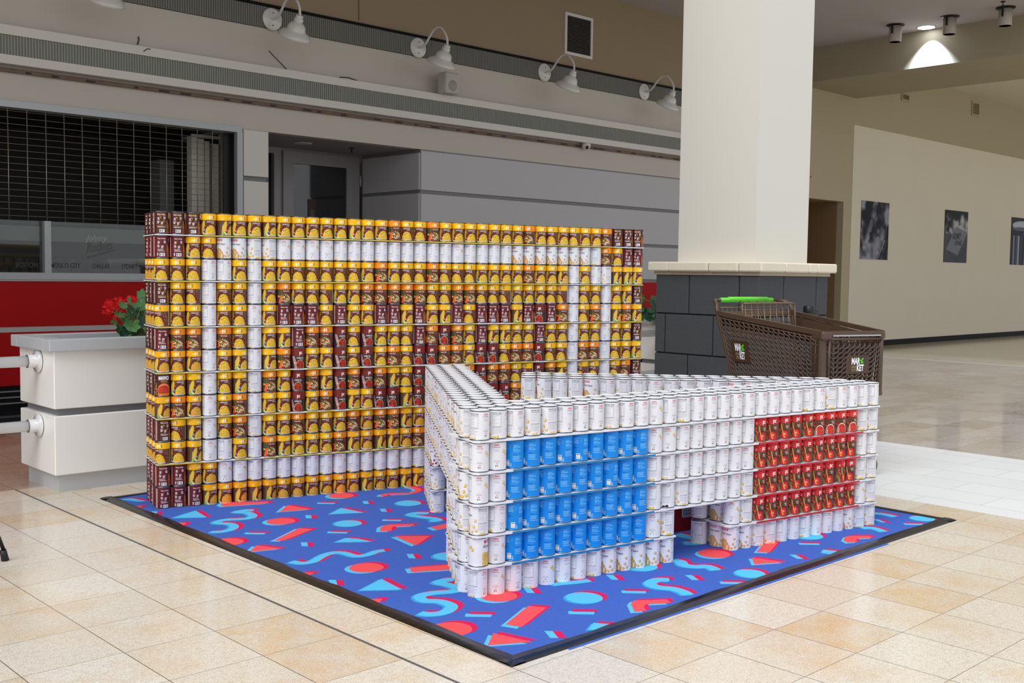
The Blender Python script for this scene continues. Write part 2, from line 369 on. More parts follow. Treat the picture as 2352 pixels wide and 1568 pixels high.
def blue_art():
    a = Art(LW, LH, ASP, (0, 138, 230)); wt = (214, 236, 250); dk = (10, 60, 130)
    a.text('Preparation', .45, .05, .56, .085, dk); 
    for y in (.15, .29):
        a.text('Stovetop' if y < .2 else 'Microwave', .44, y, .51, y+.028, wt, .02); a.rect(.44, y+.045, .475, y+.1, wt, .8); a.rect(.446, y+.057, .469, y+.088, (0, 138, 230)); a.words(.482, y+.045, .58, y+.115, 4, wt, .85)
    a.words(.43, .44, .585, .455, 1, wt, .9); a.text('Cuisson', .43, .5, .5, .535, dk, .02); a.words(.43, .55, .585, .7, 6, wt, .75); a.rect(.43, .735, .585, .75, wt, .8); a.words(.36, .12, .41, .3, 7, (90, 180, 240), .8)
    a.bars(.3, .72, .37, .93, 12, False); a.rect(.38, .84, .405, .94, (235, 240, 245)); a.ell(.3925, .89, .009, .035, (20, 40, 80)); a.ell(.3925, .89, .004, .015, (235, 240, 245))
    a.words(.25, .1, .36, .34, 8, wt, .8); a.ell(.27, .5, .014, .045, dk, al=.6); a.words(.29, .48, .35, .51, 1, dk, .6)
    a.rect(.16, .05, .22, .95, wt); a.words(.165, .08, .215, .92, 22, (20, 50, 110), .6)
    a.text('pc', .7, .1, .85, .4, (250, 252, 255), .03); a.ell(.8, .7, .1, .25, (230, 226, 210)); a.noise(2, 3); return a
def red_art(v):
    base = (200, 14, 26) if v == 'sauce' else (226, 26, 18)
    a = Art(LW, LH, ASP, (98, 60, 44)); R = RNG
    for k in range(20): x = R.random(); a.line(x, .36, x-.1, .99, .02, (122, 80, 58) if k % 2 else (78, 44, 34))
    a.rect(-.01, 0, 1.01, .31, base); a.rect(.365, .17, .395, .27, (240, 190, 180)); a.ell(.38, .21, .007, .03, base)
    a.ell(.462, .175, .036, .115, (244, 120, 120)); a.ell(.462, .175, .0325, .1, base); a.text('President', .435, .14, .49, .21, (250, 160, 160), shear=.3)
    a.text('pc', .5, .11, .57, .31, (255, 250, 250), .03)
    a.line(.52, .4, .60, .33, .02, (120, 76, 44)); a.text('TOMATO', .51, .42, .59, .475, (228, 216, 214), .03); a.text('SAUCE' if v == 'sauce' else 'CHILI', .53, .49, .585, .54, (228, 216, 214), .03)
    for x, y, q in ((.375, .46, .022), (.39, .62, .024), (.37, .57, .016)): a.ell(x, y, q, q/ASP*.9, (214, 34, 18)); a.ell(x-.005, y-.03, q*.35, q, (250, 120, 90)); a.line(x-.008, y-.02, x+.01, y+.02, .004, (240, 190, 60))
    a.line(.34, .72, .4, .99, .05, (150, 116, 70))
    a.ell(.5, .86, .096, .30, (58, 30, 26)); 
    if v != 'sauce': a.ell(.5, .86, .098, .31, (240, 210, 200)); a.ell(.5, .875, .09, .28, (190, 30, 24))
    else: a.ell(.5, .87, .086, .265, (186, 26, 30))
    if v == 'sauce': a.ell(.505, .82, .055, .16, (208, 48, 48)); a.ell(.5, .78, .02, .05, (244, 150, 140)); a.line(.425, .35, .462, .72, .014, (240, 180, 70)); a.line(.462, .72, .487, .93, .016, (240, 180, 70)); a.line(.487, .93, .5, .9, .016, (240, 180, 70))
    else:
        for k in range(90): t = R.uniform(0, 6.28); q = math.sqrt(R.random()); a.bean(.5+.083*q*math.cos(t), .89+.24*q*math.sin(t), .0095, (206+R.integers(0, 30), 60, 40), R.uniform(0, 3), 1.3)
        a.ell(.43, .75, .014, .05, (240, 120, 130)); a.rect(.425, .8, .437, .98, (240, 235, 235))
    a.rect(.75, .35, .95, .95, (50, 26, 22), .5); a.words(.77, .4, .93, .9, 14, (236, 220, 210), .7); a.rect(1.02, .05, 1.16, .95, (236, 232, 230)); a.words(1.03, .08, 1.15, .9, 18, (60, 50, 50), .7); a.noise(4, 3); return a

steel = mat('can_steel', (176, 178, 184), .3, 1); rim = mat('can_seam', (112, 116, 126), .35, 1); lidm = mat('can_lid', (240, 241, 245), .5, 0, spec=.8)
def can_body(with_lid):
    m = MB()
    m.lathe([(.0355, .0035), (.0365, .0005), (.0377, .0002), (.038, .0018), (.0375, .0034), (.0364, .0044), (.0362, .0065)], rim, 24)
    m.lathe([(.0364, .0065), (.0364, .1075)], steel, 24, caps=False)
    top = [(.0362, .1068), (.0365, .1082), (.0377, .1094), (.038, .111), (.0376, .1126), (.0368, .113), (.0362, .1126)]
    m.lathe(top, rim, 24, caps=False)
    if with_lid: m.lathe([(.0362, .1126), (.0356, .1102), (.033, .1098), (.0315, .1104), (.001, .1104)], lidm, 24)
    return m.mesh('can_body')
BODY = can_body(True); BODY_OPEN = can_body(False)
LID = MB().lathe([(.0362, .1126), (.0356, .1102), (.033, .1098), (.0315, .1106), (.026, .1104), (.025, .1108), (.001, .1108)], lidm, 24).mesh('lid')
KIND = {
 'corn': (corn_art('super', True), 'corn_can', 'yellow-banded sweet corn can'), 'cornp': (corn_art('super', False), 'corn_can', 'yellow-banded sweet corn can'),
 'gold': (corn_art('golden'), 'corn_can', 'golden-banded sweet corn can'), 'veg': (corn_art('veg'), 'mixed_vegetable_can', 'orange-banded mixed vegetable can'),
 'home': (home_art(), 'baked_bean_can', 'maroon-banded baked bean can'), 'mana': (manwich_art('a'), 'sloppy_joe_sauce_can', 'dark yellow-printed sauce can'),
 'manb': (manwich_art('b'), 'sloppy_joe_sauce_can', 'maroon white-printed sauce can'),
 'can': (white_art('Cannellini', (232, 196, 134)), 'white_bean_can', 'white bean can'), 'but': (white_art('Butter', (232, 190, 84), .021), 'white_bean_can', 'white bean can'),
 'gar': (white_art('Garbanzo', (222, 176, 110), .019), 'white_bean_can', 'white bean can'), 'kid': (white_art('Kidney', (150, 62, 44), .019, 'beans'), 'white_bean_can', 'white bean can'),
 'blk': (white_art('Black', (44, 30, 44), .021), 'white_bean_can', 'white bean can'),
 'blue': (blue_art(), 'blue_can', 'bright blue can'), 'red': (red_art('sauce'), 'tomato_sauce_can', 'red-banded tomato sauce can'), 'redc': (red_art('chili'), 'tomato_sauce_can', 'bowl-picture tomato can'),
}
LAB = {k: label_mesh('paper_label', v[0]) for k, v in KIND.items()}
NCAN = [0]
def can(kind, s0, x, y, z, label, cat, group, lid=False, jit=.012, sz=.993):
    nm = KIND[kind][1]
    o = bpy.data.objects.new(nm, BODY_OPEN if lid else BODY); C.objects.link(o)
    al = math.atan2(CAM.y-y, CAM.x-x); o.location = (x, y, z); o.scale.z = sz; o.rotation_euler.z = al-2*math.pi*(s0+random.uniform(-jit, jit))
    l = bpy.data.objects.new('paper_label', LAB[kind]); C.objects.link(l); l.parent = o
    if lid: q = bpy.data.objects.new('lid', LID); C.objects.link(q); q.parent = o
    tag(o, label, cat, group); NCAN[0] += 1; return o

H, S1, S2, PW, PB = .1122, .005, .007, .07759, .0777
Rw = Matrix.Rotation(-TH, 2)
def wpt(i, j): return Rw @ Vector(((i+.5)*PW, (j+.5)*.0776))
H6 = .111
def zbot(L):     # bottom of layer L (1 = top .. 13) in the tall wall
    z = 0
    for k in range(13, L, -1):
        z += H
        if (k-1) in (1, 3, 5, 7, 9, 11): z += S1
    return z
W = ["mmmdKddkdddddkddwccwddddddvdcdddddvnnm",
 "bbdcffppQQQQqqqqqqqQqqqqfffffffNvdBb".ljust(38),
 "", "", "", "", "", "", "", "", "", "", ""]
W[0] = "mmm"+"dKddkdd"+"dddkddwccwddd"+"ddddvdcdcdd"+"v"+"nnm"
W[1] = "bbdc"+"ffpp"+"QQQQ"+"qqqqqqqqq"+"Q"+"qqqq"+"fffffff"+"NvdBb"
W[2] = "cccqqdqddc"+"ccccdwdccwccc"+"dddd"+"vddk"+"qdqp"+"KKk"
W[3] = "mceqccqdwd"+"ceddvvwwwccww"+"ccedddce"+"Qcdq"+"dkn"
W[4] = "ecdqccQdbb"+"bcBddBBkbdkBc"+"bbbKbhBw"+"qcwq"+"Kwk"
W[5] = "bvvqvcqdkB"+"vvjcjddcBvhwd"+"BkkddBdd"+"QddQ"+"ddn"
W[6] = "dcdqckqkwj"+"ddjchdvchhvvd"+"hhcvvhcc"+"NvvN"+"cdk"
W[7] = "MdkQckNwdh"+"wkjwjvKchhvcv"+"jvvcehwK"+"NecN"+"cvn"
W[8] = "kvdQcvqddh"+"dvjkdhhKhdcvc"+"dhjvcdhc"+"QdcQ"+"dcn"
W[9] = "nekQcvNddv"+"dcdvdwwkdcdvd"+"cvdcddcd"+"QcdQ"+"dcb"
W[10] = "ecKQqdqwkd"+"ddvkdKkdvdckd"+"dcdvdkdd"+"qdqQ"+"kdc"
W[11] = "bbkdQQqqqq"+"qqQqqqQqqNqqq"+"qqqqqqqq"+"qqdd"+"kbb"
W[12] = "BbBkdkKKcc"+"ddddkddkkdddk"+"ddkddkdd"+"dkdd"+"bBb"
VS = {'c': .505, 'd': .44, 'k': .355, 'K': .3, 'e': .585, 'v': .5, 'w': .43, 'h': .5, 'j': .435, 'm': .5, 'n': .465, 'M': .78, 'b': .49, 'B': .45,
      'q': .385, 'Q': .49, 'N': .29, 'f': .075, 'p': .2, 'a': .75}
ORD = ['', 'first', 'second', 'third', 'fourth', 'fifth', 'sixth', 'seventh', 'eighth', 'ninth', 'tenth', 'eleventh', 'twelfth', 'thirteenth', 'fourteenth', 'fifteenth', 'sixteenth',
 'seventeenth', 'eighteenth', 'nineteenth', 'twentieth', 'twenty-first', 'twenty-second', 'twenty-third', 'twenty-fourth', 'twenty-fifth', 'twenty-sixth', 'twenty-seventh', 'twenty-eighth', 'twenty-ninth', 'thirtieth']
def nth(i, n, a='left', b='right'):    # i 0-based of n
    if i == 0: return '%s end' % ('left' if a == 'left' else a)
    if i == n-1: return '%s end' % b
    return ('%s from %s' % (ORD[i+1], a)) if i < n/2 else ('%s from %s' % (ORD[n-i], b))
def lay(L, n): return 'top layer' if L == 1 else 'bottom layer' if L == n else '%s layer down' % ORD[L]
CATN = {'corn_can': 'corn can', 'mixed_vegetable_can': 'vegetable can', 'baked_bean_can': 'baked bean can', 'sloppy_joe_sauce_can': 'sauce can', 'white_bean_can': 'bean can', 'blue_can': 'blue can', 'tomato_sauce_can': 'tomato can'}
def kindof(ch, L, i):
    if ch in 'cdkKe':
        if L >= 12 or (L in (7, 9) and i < 3) or (L >= 10 and i > 12): return 'gold'
        return 'corn' if (L in (2, 3, 4, 6, 8, 10, 11)) != (random.random() < .15) else 'cornp'
    if ch in 'vw': return 'veg'
    if ch in 'hj': return 'home'
    if ch in 'mnM': return 'mana'
    if ch in 'bB': return 'manb'
    if ch == 'f': return 'gar'
    return 'but' if L in (2, 12) else 'can'
WHITE = []   # white cans are collected first: the 300 nearest become individuals
INNER = []   # everything else of the stacks, as plain cans
for L in range(1, 14):
    row = W[L-1].ljust(38, 'd')[:38]; z = zbot(L)
    for i, ch in enumerate(row):
        hid = L >= 8 and ((i >= 28 and L >= 9) or (L >= 10 and i >= 21))
        p = wpt(i, 0); kd = kindof(ch, L, i); nm = KIND[kd][1]
        if hid: INNER.append((p.x, p.y, z, 'c')); continue
        lab = '%s, tall wall, %s, %s' % (KIND[kd][2], lay(L, 13), nth(i, 38)); cat = CATN[nm]
        grp = {'corn_can': 'corn cans in the tall wall', 'mixed_vegetable_can': 'vegetable cans in the tall wall', 'baked_bean_can': 'baked bean cans in the tall wall', 'sloppy_joe_sauce_can': 'sauce cans in the tall wall', 'white_bean_can': 'white cans in the tall wall'}[nm]
        a = (kd, VS[ch], p.x, p.y, z, lab, cat, grp)
        if nm == 'white_bean_can': WHITE.append((-1 if not (L >= 8 and i > 18) else 9, a, False))
        else: can(*a)
    for j in (1, 2, 3):
        p = wpt(0, j); kd = ['mana', 'manb', 'gold', 'mana', 'gold', 'mana', 'gold', 'mana', 'gold', 'manb', 'gold', 'manb', 'manb'][L-1]; ch = {'mana': 'm', 'manb': 'b', 'gold': 'e'}[kd]
        can(kd, VS[ch]+.03*j, p.x, p.y, z, '%s, left end of tall wall, %s, %s row back' % (KIND[kd][2], lay(L, 13), ORD[j+1]), CATN[KIND[kd][1]], 'cans on the left end of the tall wall')
        for i in range(1, 38): p = wpt(i, j); INNER.append((p.x, p.y, z, 'c'))

# ---------------------------------------------------------------- the low walled block of white, blue and red cans
BO = Rw @ Vector((.80052, -1.98199)); BA = .09652-TH
bi, bj = Vector((math.cos(BA), math.sin(BA))), Vector((-math.sin(BA), math.cos(BA)))
def bpt(i, j): return BO+(bi*i+bj*j)*PB
def zb(L): return (6-L)*(H6+S2)
FS = {1: "qNqppqqqNqqQqNqqqqqqqqqNqpqqNN", 2: "QQ"+"."*9+"QQqqqqqq"+"."*9+"pp", 3: "QQ"+"."*9+"NNqqqqqQ"+"."*9+"NN",
      4: "pq"+"."*9+"Nnpqqqqp"+"."*9+"pp", 5: "aQ"+"."*9+"QpxxxxQp"+"."*9+"Qp", 6: "qQqNQqqN"+"fffffxxxxffpp"+"NqNqqqfpp"}
BLU = {2: "uuutsuutt", 3: "uututtsuu", 4: "stttttutt", 5: "tuutuuuuu"}
BV = {'u': .455, 't': .405, 's': .34}
taken = []
def wcan(ch, L, i, j, lab, pri, lid=False, kd=None):
    if not kd: kd = {'f': 'gar', 'n': 'blk'}.get(ch) or random.choice(['can', 'can', 'can', 'but'] if L < 4 else ['can', 'but'])
    s = VS.get('N' if ch == 'n' else ch, .38); p = bpt(i, j)
    WHITE.append((pri, (kd, s, p.x, p.y, zb(L), lab, 'bean can', 'white cans in the low walled block'), lid))
front0 = {}
for L in range(1, 7):
    for i in range(30):
        ch = FS[L][i]; z = zb(L)
        where = 'front wall, %s' % lay(L, 6); jx = random.uniform(-.009, .009)
        if ch == '.':
            p = bpt(i+jx, 0)
            if i < 12:
                can('blue', BV[BLU[L][i-2]], p.x, p.y, z, 'bright blue can, front wall, %s, %s of the blue ones' % (lay(L, 6), nth(i-2, 9)), 'blue can', 'blue cans in the front wall', jit=.015, sz=.9823)
            else:
                kd = 'redc' if L == 2 and i >= 24 else 'red'; s = random.choice([.40, .41, .415, .43, .45]) if not (L == 4 and i == 26) else .33
                can(kd, s, p.x, p.y, z, '%s, front wall, %s, %s of the red' % (KIND[kd][2], lay(L, 6), nth(i-19, 9)), 'tomato can', 'tomato cans in the front wall', jit=.01, sz=.9823)
        elif ch != 'x':
            wcan(ch, L, i+jx, 0, 'white bean can, front wall, %s, %s' % (where.split(', ')[1], nth(i, 30)), -2, L == 1)
    for j in (1, 2):
        for i in range(30 if j == 1 else 29):
            x = i+(.47 if j == 2 else 0)
            if L >= 5 and 12.9 < x < 16.4: continue
            if L == 1: wcan('N', 1, x, j, 'white bean can, top of front wall, %s row, %s' % (ORD[j+1], nth(i, 30)), 2+j*.3, True)
            elif L >= 5 and 16.4 <= x < 17.6: wcan('f' if j == 1 else 'N', L, x, j, 'white bean can, %s, opening right jamb, %s row back%s' % (lay(L, 6), ORD[j+1], '' if j == 1 else (', outer', ', inner')[x > 17]), -1)
            elif i == 0: wcan(random.choice('pQNa'), L, x, j, 'white bean can, front wall, %s, left end, %s row back' % (lay(L, 6), ORD[j+1]), -1)
            else:
                p = bpt(x, j); INNER.append((p.x, p.y, zb(L), 'w'))
for k in range(0, 22):
    for c in (0, 1, 2):
        i, j = -.03+.47*k+1.07*c, 1.07+.985*k-.03*c
        if k < 2:
            continue
        for L in range(1, 7):
            if L >= 4 and 6 <= k < 16: continue
            vis = (c == 0) or L == 1 or (L >= 4 and k == 16)
            r = random.uniform(-.01, .01)
            if not vis: p = bpt(i, j); INNER.append((p.x, p.y, zb(L), 'w')); continue
            kd = 'kid' if (L in (4,) and k == 16 and c == 0) else None
            side = 'outer' if c == 0 else 'middle' if c == 1 else 'inner'
            wcan(random.choice('qNNpQ'), L, i+r, j, 'white bean can, receding arm, %s, %s column, %s' % (lay(L, 6), side, nth(k-2, 20, 'front', 'back')), (0 if L <= 3 and c == 0 else 1) + (k/22.)*(1 if c == 0 else 2.2)+(.9 if c else 0), L == 1, kd)
FRONT = [(i, 0) for i in range(30)]+[(i, 1) for i in range(30)]+[(i+.47, 2) for i in range(29)]
for r in range(3):
    for n in range(21):
        i, j = 11.59+.798*n+.72*r, 12.55-.60*n+1.02*r
        if min((i-a)**2+(j-b)**2 for a, b in FRONT) < .93 or i > 29.8: continue
        for L in range(1, 7):
            if L == 1: wcan(random.choice('QqNNpf'), 1, i, j, 'white bean can, far arm of low block, top layer, %s row, %s' % (ORD[r+1], nth(n, 21)), 1.6+r*.9+n/40., True)
            elif L == 2 and r == 0 and n < 8: wcan('N', 2, i, j, 'white bean can, far arm of low block, second layer down, %s' % nth(n, 21), 5)
            else: p = bpt(i, j); INNER.append((p.x, p.y, zb(L), 'w'))
WHITE.sort(key=lambda t: t[0])
for pri, a, lid in WHITE[:300]: can(*a, lid=lid, sz=.987 if 'tall' in a[5] else .9823)
LW2 = mat('plain_white_paper', (229, 230, 236), .5); LC2 = mat('plain_corn_paper', (96, 62, 34), .5); LY2 = mat('plain_yellow_paper', (250, 188, 10), .5)
def plain_stack(lst, name, label, detailed=()):
    m = MB()
    for x, y, z, t in lst:
        c = (x, y, z); n = 12
        if t == 'w': m.lathe([(.037, .003), (.037, .11)], LW2, n, c, caps=False)
        else: m.lathe([(.037, .003), (.037, .078)], LC2, n, c, caps=False); m.lathe([(.037, .078), (.037, .11)], LY2, n, c, caps=False)
        m.lathe([(.0376, 0), (.0376, .003), (.037, .0031)], rim, n, c); m.lathe([(.037, .11), (.0378, .1105), (.0378, .113), (.0362, .113), (.0355, .1105), (.001, .1105)], lidm, n, c)
    o = m.build(name); tag(o, label, 'cans', kind='stuff'); return o
plain_stack([t for t in INNER if t[2] >= 0 and t[3] == 'c' or (t[3] == 'w' and False)], 'stacked_cans', 'corn cans filling the rows behind the face of the tall can wall')
# the white cans past the first three hundred: one object, each with its printed wrapper
rest = WHITE[300:]
lw_rest = [((a[2]), (a[3]), a[4], a[0], a[1], lid) for _, a, lid in rest]
def printed_stack(lst, inner):
    m = MB(); cols = []
    step = 4
    for x, y, z, kd, s0, lid in lst:
        src = LABART[kd]; n = src.shape[1]; al = math.atan2(CAM.y-y, CAM.x-x)-2*math.pi*s0
        o = len(m.v); Hh = src.shape[0]
        for r in range(Hh):
            zz = z+.1085-(r/(Hh-1))*.104
            for q in range(n): a = al+2*math.pi*(q+.5)/n; m.v.append((x+.0368*math.cos(a), y+.0368*math.sin(a), zz)); cols.append(src[r, q])
        k = m.mi(art_mat('label_paper'))
        for r in range(Hh-1):
            for q in range(n): m.f.append((o+r*n+q, o+(r+1)*n+q, o+(r+1)*n+(q+1) % n, o+r*n+(q+1) % n)); m.m.append(k); m.sm.append(True)
        b = len(m.v)
        m.lathe([(.0365, .0005), (.0377, .0002), (.0377, .0034), (.0364, .0045)], rim, 16, (x, y, z)); m.lathe([(.0364, .1075), (.0378, .1094), (.0378, .1126), (.0362, .1126)], rim, 16, (x, y, z), caps=False)
        m.lathe([(.0362, .1126), (.0355, .1102), (.001, .1104)], lidm, 16, (x, y, z)); cols += [(.8, .8, .8)]*(len(m.v)-b)
    for x, y, z, t in inner:
        b = len(m.v); m.lathe([(.037, .003), (.037, .11)], LW2, 12, (x, y, z), caps=False); m.lathe([(.0376, 0), (.0376, .003)], rim, 12, (x, y, z)); m.lathe([(.037, .11), (.0378, .113), (.0355, .1105), (.001, .1105)], lidm, 12, (x, y, z)); cols += [(.8, .8, .8)]*(len(m.v)-b)
    o = m.build('stacked_cans'); set_art(o.data, np.array(cols)); return tag(o, 'white bean cans filling the middle and far rows of the low block', 'cans', kind='stuff')
LABART = {}
for k in KIND:
    a = KIND[k][0].out(); LABART[k] = a.reshape(LH//3, 3, LW//4, 4, 3).mean((1, 3))
printed_stack(lw_rest, [t for t in INNER if t[3] == 'w'])

# boards between the layers
foam = mat('foam_board', (232, 233, 238), .6); tblue = mat('blue_tape', (20, 128, 186), .4); tred = mat('red_tape', (206, 16, 34), .4); tyel = mat('yellow_tape', (224, 196, 40), .4)
def board(poly, z0, th, label, group='foam boards between the layers of the low block'):
    m = MB(); m.prism([(p.x, p.y, z0) for p in poly], (0, 0, th), foam); o = m.build('foam_board'); return tag(o, label, 'board', group)
def strip(par, name, i0, i1, L, m_, jf=-.545):
    a, b = bpt(i0, jf), bpt(i1, jf); n = -bj*.0012; z = zb(L)-S2
    m = MB(); m.prism([(a.x, a.y, z-.0003), (b.x, b.y, z-.0003), (b.x+n.x, b.y+n.y, z-.0003), (a.x+n.x, a.y+n.y, z-.0003)], (0, 0, S2+.0006), m_)
    o = m.build(name, par); return o
for L in range(1, 6):
    z = zb(L)-S2; d = 'under the %s' % ('top layer' if L == 1 else ORD[L]+' layer down')
    segs = [(-.53, 29.25)] if L < 5 else [(-.53, 12.3), (16.25, 29.25)]
    for n, (a, b) in enumerate(segs):
        o = board([bpt(a+.2, -.545), bpt(b, -.545), bpt(b, 2.5), bpt(a+.3, 2.5), bpt(a, -.3)], z, S2, 'white foam board in the front wall, %s%s' % (d, '' if L < 5 else (', left of the opening', ', right of the opening')[n]))
        if L >= 2 and n == 0: strip(o, 'blue_edge_tape', 1.62, 10.7, L, tblue)
        if L >= 2 and (L < 5 or n == 1): strip(o, 'red_edge_tape', 18.5, 27.5 if L > 2 else 27.7, L, tred)
    ks = [(1.55, 21.5)] if L < 5 and L != 4 else [(1.55, 21.5)] if L == 3 else [(1.55, 5.5), (15.5, 21.5)]
    if L == 3: ks = [(1.55, 21.5)]
    for n, (a, b) in enumerate(ks):
        q = lambda k, c: bpt(-.03+.47*k+1.07*c, 1.07+.985*k-.03*c)
        board([q(a, -.5), q(a, 2.45), q(b, 2.5), q(b, -.5)], z, S2, 'white foam board in the receding arm, %s%s' % (d, '' if len(ks) == 1 else (', near end', ', far end')[n]))
    q = lambda n, r: bpt(11.59+.798*n+.72*r, 12.55-.60*n+1.02*r)
    board([q(-.5, -.5), q(16.1, -.5), q(19.4, 1.2), q(20.2, 2.45), q(-.5, 2.5)], z, S2, 'white foam board in the far arm, %s' % d)
for L in (1, 3, 5, 7, 9, 11):
    z = zbot(L)-S1; P = [wpt(-.45, -.515), wpt(37.3, -.515), wpt(37.5, 3.5), wpt(-.5, 3.5)]
    o = board(P, z, S1, 'thin foam board in the tall wall, under the %s' % ('top layer' if L == 1 else ORD[L]+' layer down'), 'foam boards in the tall wall')
    m = MB(); i = 0
    while i < 38:
        j = i
        yel = lambda q: W[L-1][q] in 'cdkKevwqf' and not (W[L-1][q] in 'qf' and L != 1)
        while j < 38 and yel(j) == yel(i): j += 1
        if yel(i):
            a, b = wpt(max(-.45, i-.5), -.515), wpt(min(37.3, j-.5), -.515); n = Rw @ Vector((0, -.001)); m = MB(); m.prism([(a.x, a.y, z-.0002), (b.x, b.y, z-.0002), (b.x+n.x, b.y+n.y, z-.0002), (a.x+n.x, a.y+n.y, z-.0002)], (0, 0, S1+.0004), tyel); m.build('yellow_edge_tape', o)
        i = j

# red draped box with the thank-you card, in the hollow of the block
redc = mat('red_cloth', (150, 8, 22), .8, noise=.15, nscale=30, bump=.2)
m = MB(); c0 = bpt(14.0, 4.5); N = 40; V = []; F = []
pts = [bpt(13.0, 4.5), bpt(20.6, 4.5), bpt(20.6, 6.1), bpt(13.0, 6.1)]; loop = []
for a, b in zip(pts, pts[1:]+pts[:1]):
    n = max(2, int((b-a).length/.03))
    for k in range(n): p = a+(b-a)*(k/n); loop.append(p)
cc = sum(pts, Vector((0, 0)))/4
for r, z in enumerate((.002, .15, .3, .42, .425)):
    for q, p in enumerate(loop):
        e = 1+(.02*math.sin(q*1.7)*(1-z/.43)); pp = cc+(p-cc)*e*(1 if z < .422 else .99); V.append((pp.x, pp.y, z))
n = len(loop); F = [(r*n+k, r*n+(k+1) % n, (r+1)*n+(k+1) % n, (r+1)*n+k) for r in range(4) for k in range(n)]+[tuple(range(4*n, 5*n))]
m.add(V, F, redc, False); o = m.build('draped_box'); tag(o, 'dark red cloth-covered box seen through the opening of the front wall', 'box')
m = MB(); gl = mat('card_grey', (176, 180, 200), .6); ink = mat('print_grey', (70, 74, 96), .6)
ax = Vector((bi.x, bi.y, 0)); q0 = bpt(0, 4.36); r_ = ray(1566, 1189); tt = (q0-CAM.xy).dot(bj)/Vector((r_.x, r_.y)).dot(bj); P0 = CAM+r_*tt; p0 = P0.xy
zz = P0.z; a0 = Vector((p0.x, p0.y, zz)); wd, hh = .066, .13; nrm = Vector((-bj.x, -bj.y, 0))
m.prism([a0+ax*.006, a0+ax*(wd-.006), a0+ax*wd+Vector((0,0,.006)), a0+ax*wd+Vector((0,0,hh)), a0+Vector((0,0,hh)), a0+Vector((0,0,.006))], nrm*.003, gl)
card = m.build('paper_card'); tag(card, 'grey thank-you card taped to the red cloth behind the opening', 'card')
m = MB()
for k, t in enumerate(('SUPPORT', 'FOR YOUR', 'THANK YOU')): text3d(m, t, a0+ax*(.009)+nrm*.0035+Vector((0, 0, .012+k*.0155)), ax, (0, 0, 1), .009, ink, .02, w=.048)
m.build('lettering', card)

# ---------------------------------------------------------------- floor
def tile_mat(name, c1, c2, pu, pv, ou, ov, joint=(110, 100, 92), jw=.003, rough=.12, brick=False, speck=.5, spec=.5, warm=(228, 184, 118)):
    m = bpy.data.materials.new(name); m.use_nodes = True; nt = m.node_tree; L = nt.links; N = nt.nodes
    b = N['Principled BSDF']; g = N.new('ShaderNodeNewGeometry'); sx = N.new('ShaderNodeSeparateXYZ'); L.new(g.outputs['Position'], sx.inputs[0])
    def mth(op, a, b_=None, c=None):
        n = N.new('ShaderNodeMath'); n.operation = op
        for k, v in enumerate((a, b_, c)):
            if v is None: continue
            if isinstance(v, (int, float)): n.inputs[k].default_value = v
            else: L.new(v, n.inputs[k])
        return n.outputs[0]
    tu = mth('DIVIDE', mth('SUBTRACT', sx.outputs[0], ou), pu); iu = mth('FLOOR', tu); fu = mth('SUBTRACT', tu, iu)
    tv = mth('DIVIDE', mth('SUBTRACT', sx.outputs[1], ov), pv)
    if brick: tv = mth('ADD', tv, mth('MULTIPLY', mth('MODULO', mth('ADD', iu, 100.0), 2.0), .5))
    iv = mth('FLOOR', tv); fv = mth('SUBTRACT', tv, iv)
    eu = mth('MULTIPLY', mth('MINIMUM', fu, mth('SUBTRACT', 1.0, fu)), pu); ev = mth('MULTIPLY', mth('MINIMUM', fv, mth('SUBTRACT', 1.0, fv)), pv)
    jm = mth('LESS_THAN', mth('MINIMUM', eu, mth('MULTIPLY', ev, 1.5)), jw/2)
    cb = N.new('ShaderNodeCombineXYZ'); L.new(iu, cb.inputs[0]); L.new(iv, cb.inputs[1])
    wn = N.new('ShaderNodeTexWhiteNoise'); wn.noise_dimensions = '2D'; L.new(cb.outputs[0], wn.inputs['Vector'])
    def noise(sc, det=3, ro=.6):
        n = N.new('ShaderNodeTexNoise'); n.inputs['Scale'].default_value = sc; n.inputs['Detail'].default_value = det; n.inputs['Roughness'].default_value = ro; L.new(g.outputs['Position'], n.inputs['Vector']); return n.outputs['Fac']
    def mix(f, a, b_):
        n = N.new('ShaderNodeMixRGB')
        if isinstance(f, (int, float)): n.inputs[0].default_value = f
        else: L.new(f, n.inputs[0])
        for k, v in ((1, a), (2, b_)):
            if isinstance(v, tuple): n.inputs[k].default_value = (*lin(v), 1)
            else: L.new(v, n.inputs[k])
        return n.outputs[0]
    def ramp(f, a, b_):
        n = N.new('ShaderNodeMapRange'); n.inputs[1].default_value = a; n.inputs[2].default_value = b_; L.new(f, n.inputs[0]); return n.outputs[0]
    base = mix(wn.outputs['Value'], c1, c2)
    if speck:
        base = mix(mth('MULTIPLY', ramp(noise(2.6, 4), .5, .7), .5), base, warm)
        base = mix(mth('MULTIPLY', ramp(noise(48, 3), .46, .66), .38), base, tuple(int(v*.88) for v in c2))
        base = mix(mth('MULTIPLY', mth('MULTIPLY', ramp(wn.outputs['Value'], .78, .84), ramp(noise(9, 4), .4, .6)), .4), base, warm)
        base = mix(mth('MULTIPLY', ramp(noise(230, 3), .53, .64), speck*1.3), base, (196, 158, 112))
        base = mix(mth('MULTIPLY', ramp(noise(270, 2), .60, .66), speck*1.3), base, (98, 80, 62))
        base = mix(mth('MULTIPLY', ramp(noise(90, 2), .58, .7), .5), base, (252, 246, 234))
    col = mix(jm, base, joint); L.new(col, b.inputs['Base Color'])
    b.inputs['Roughness'].default_value = rough; b.inputs['Specular IOR Level'].default_value = spec
    return m
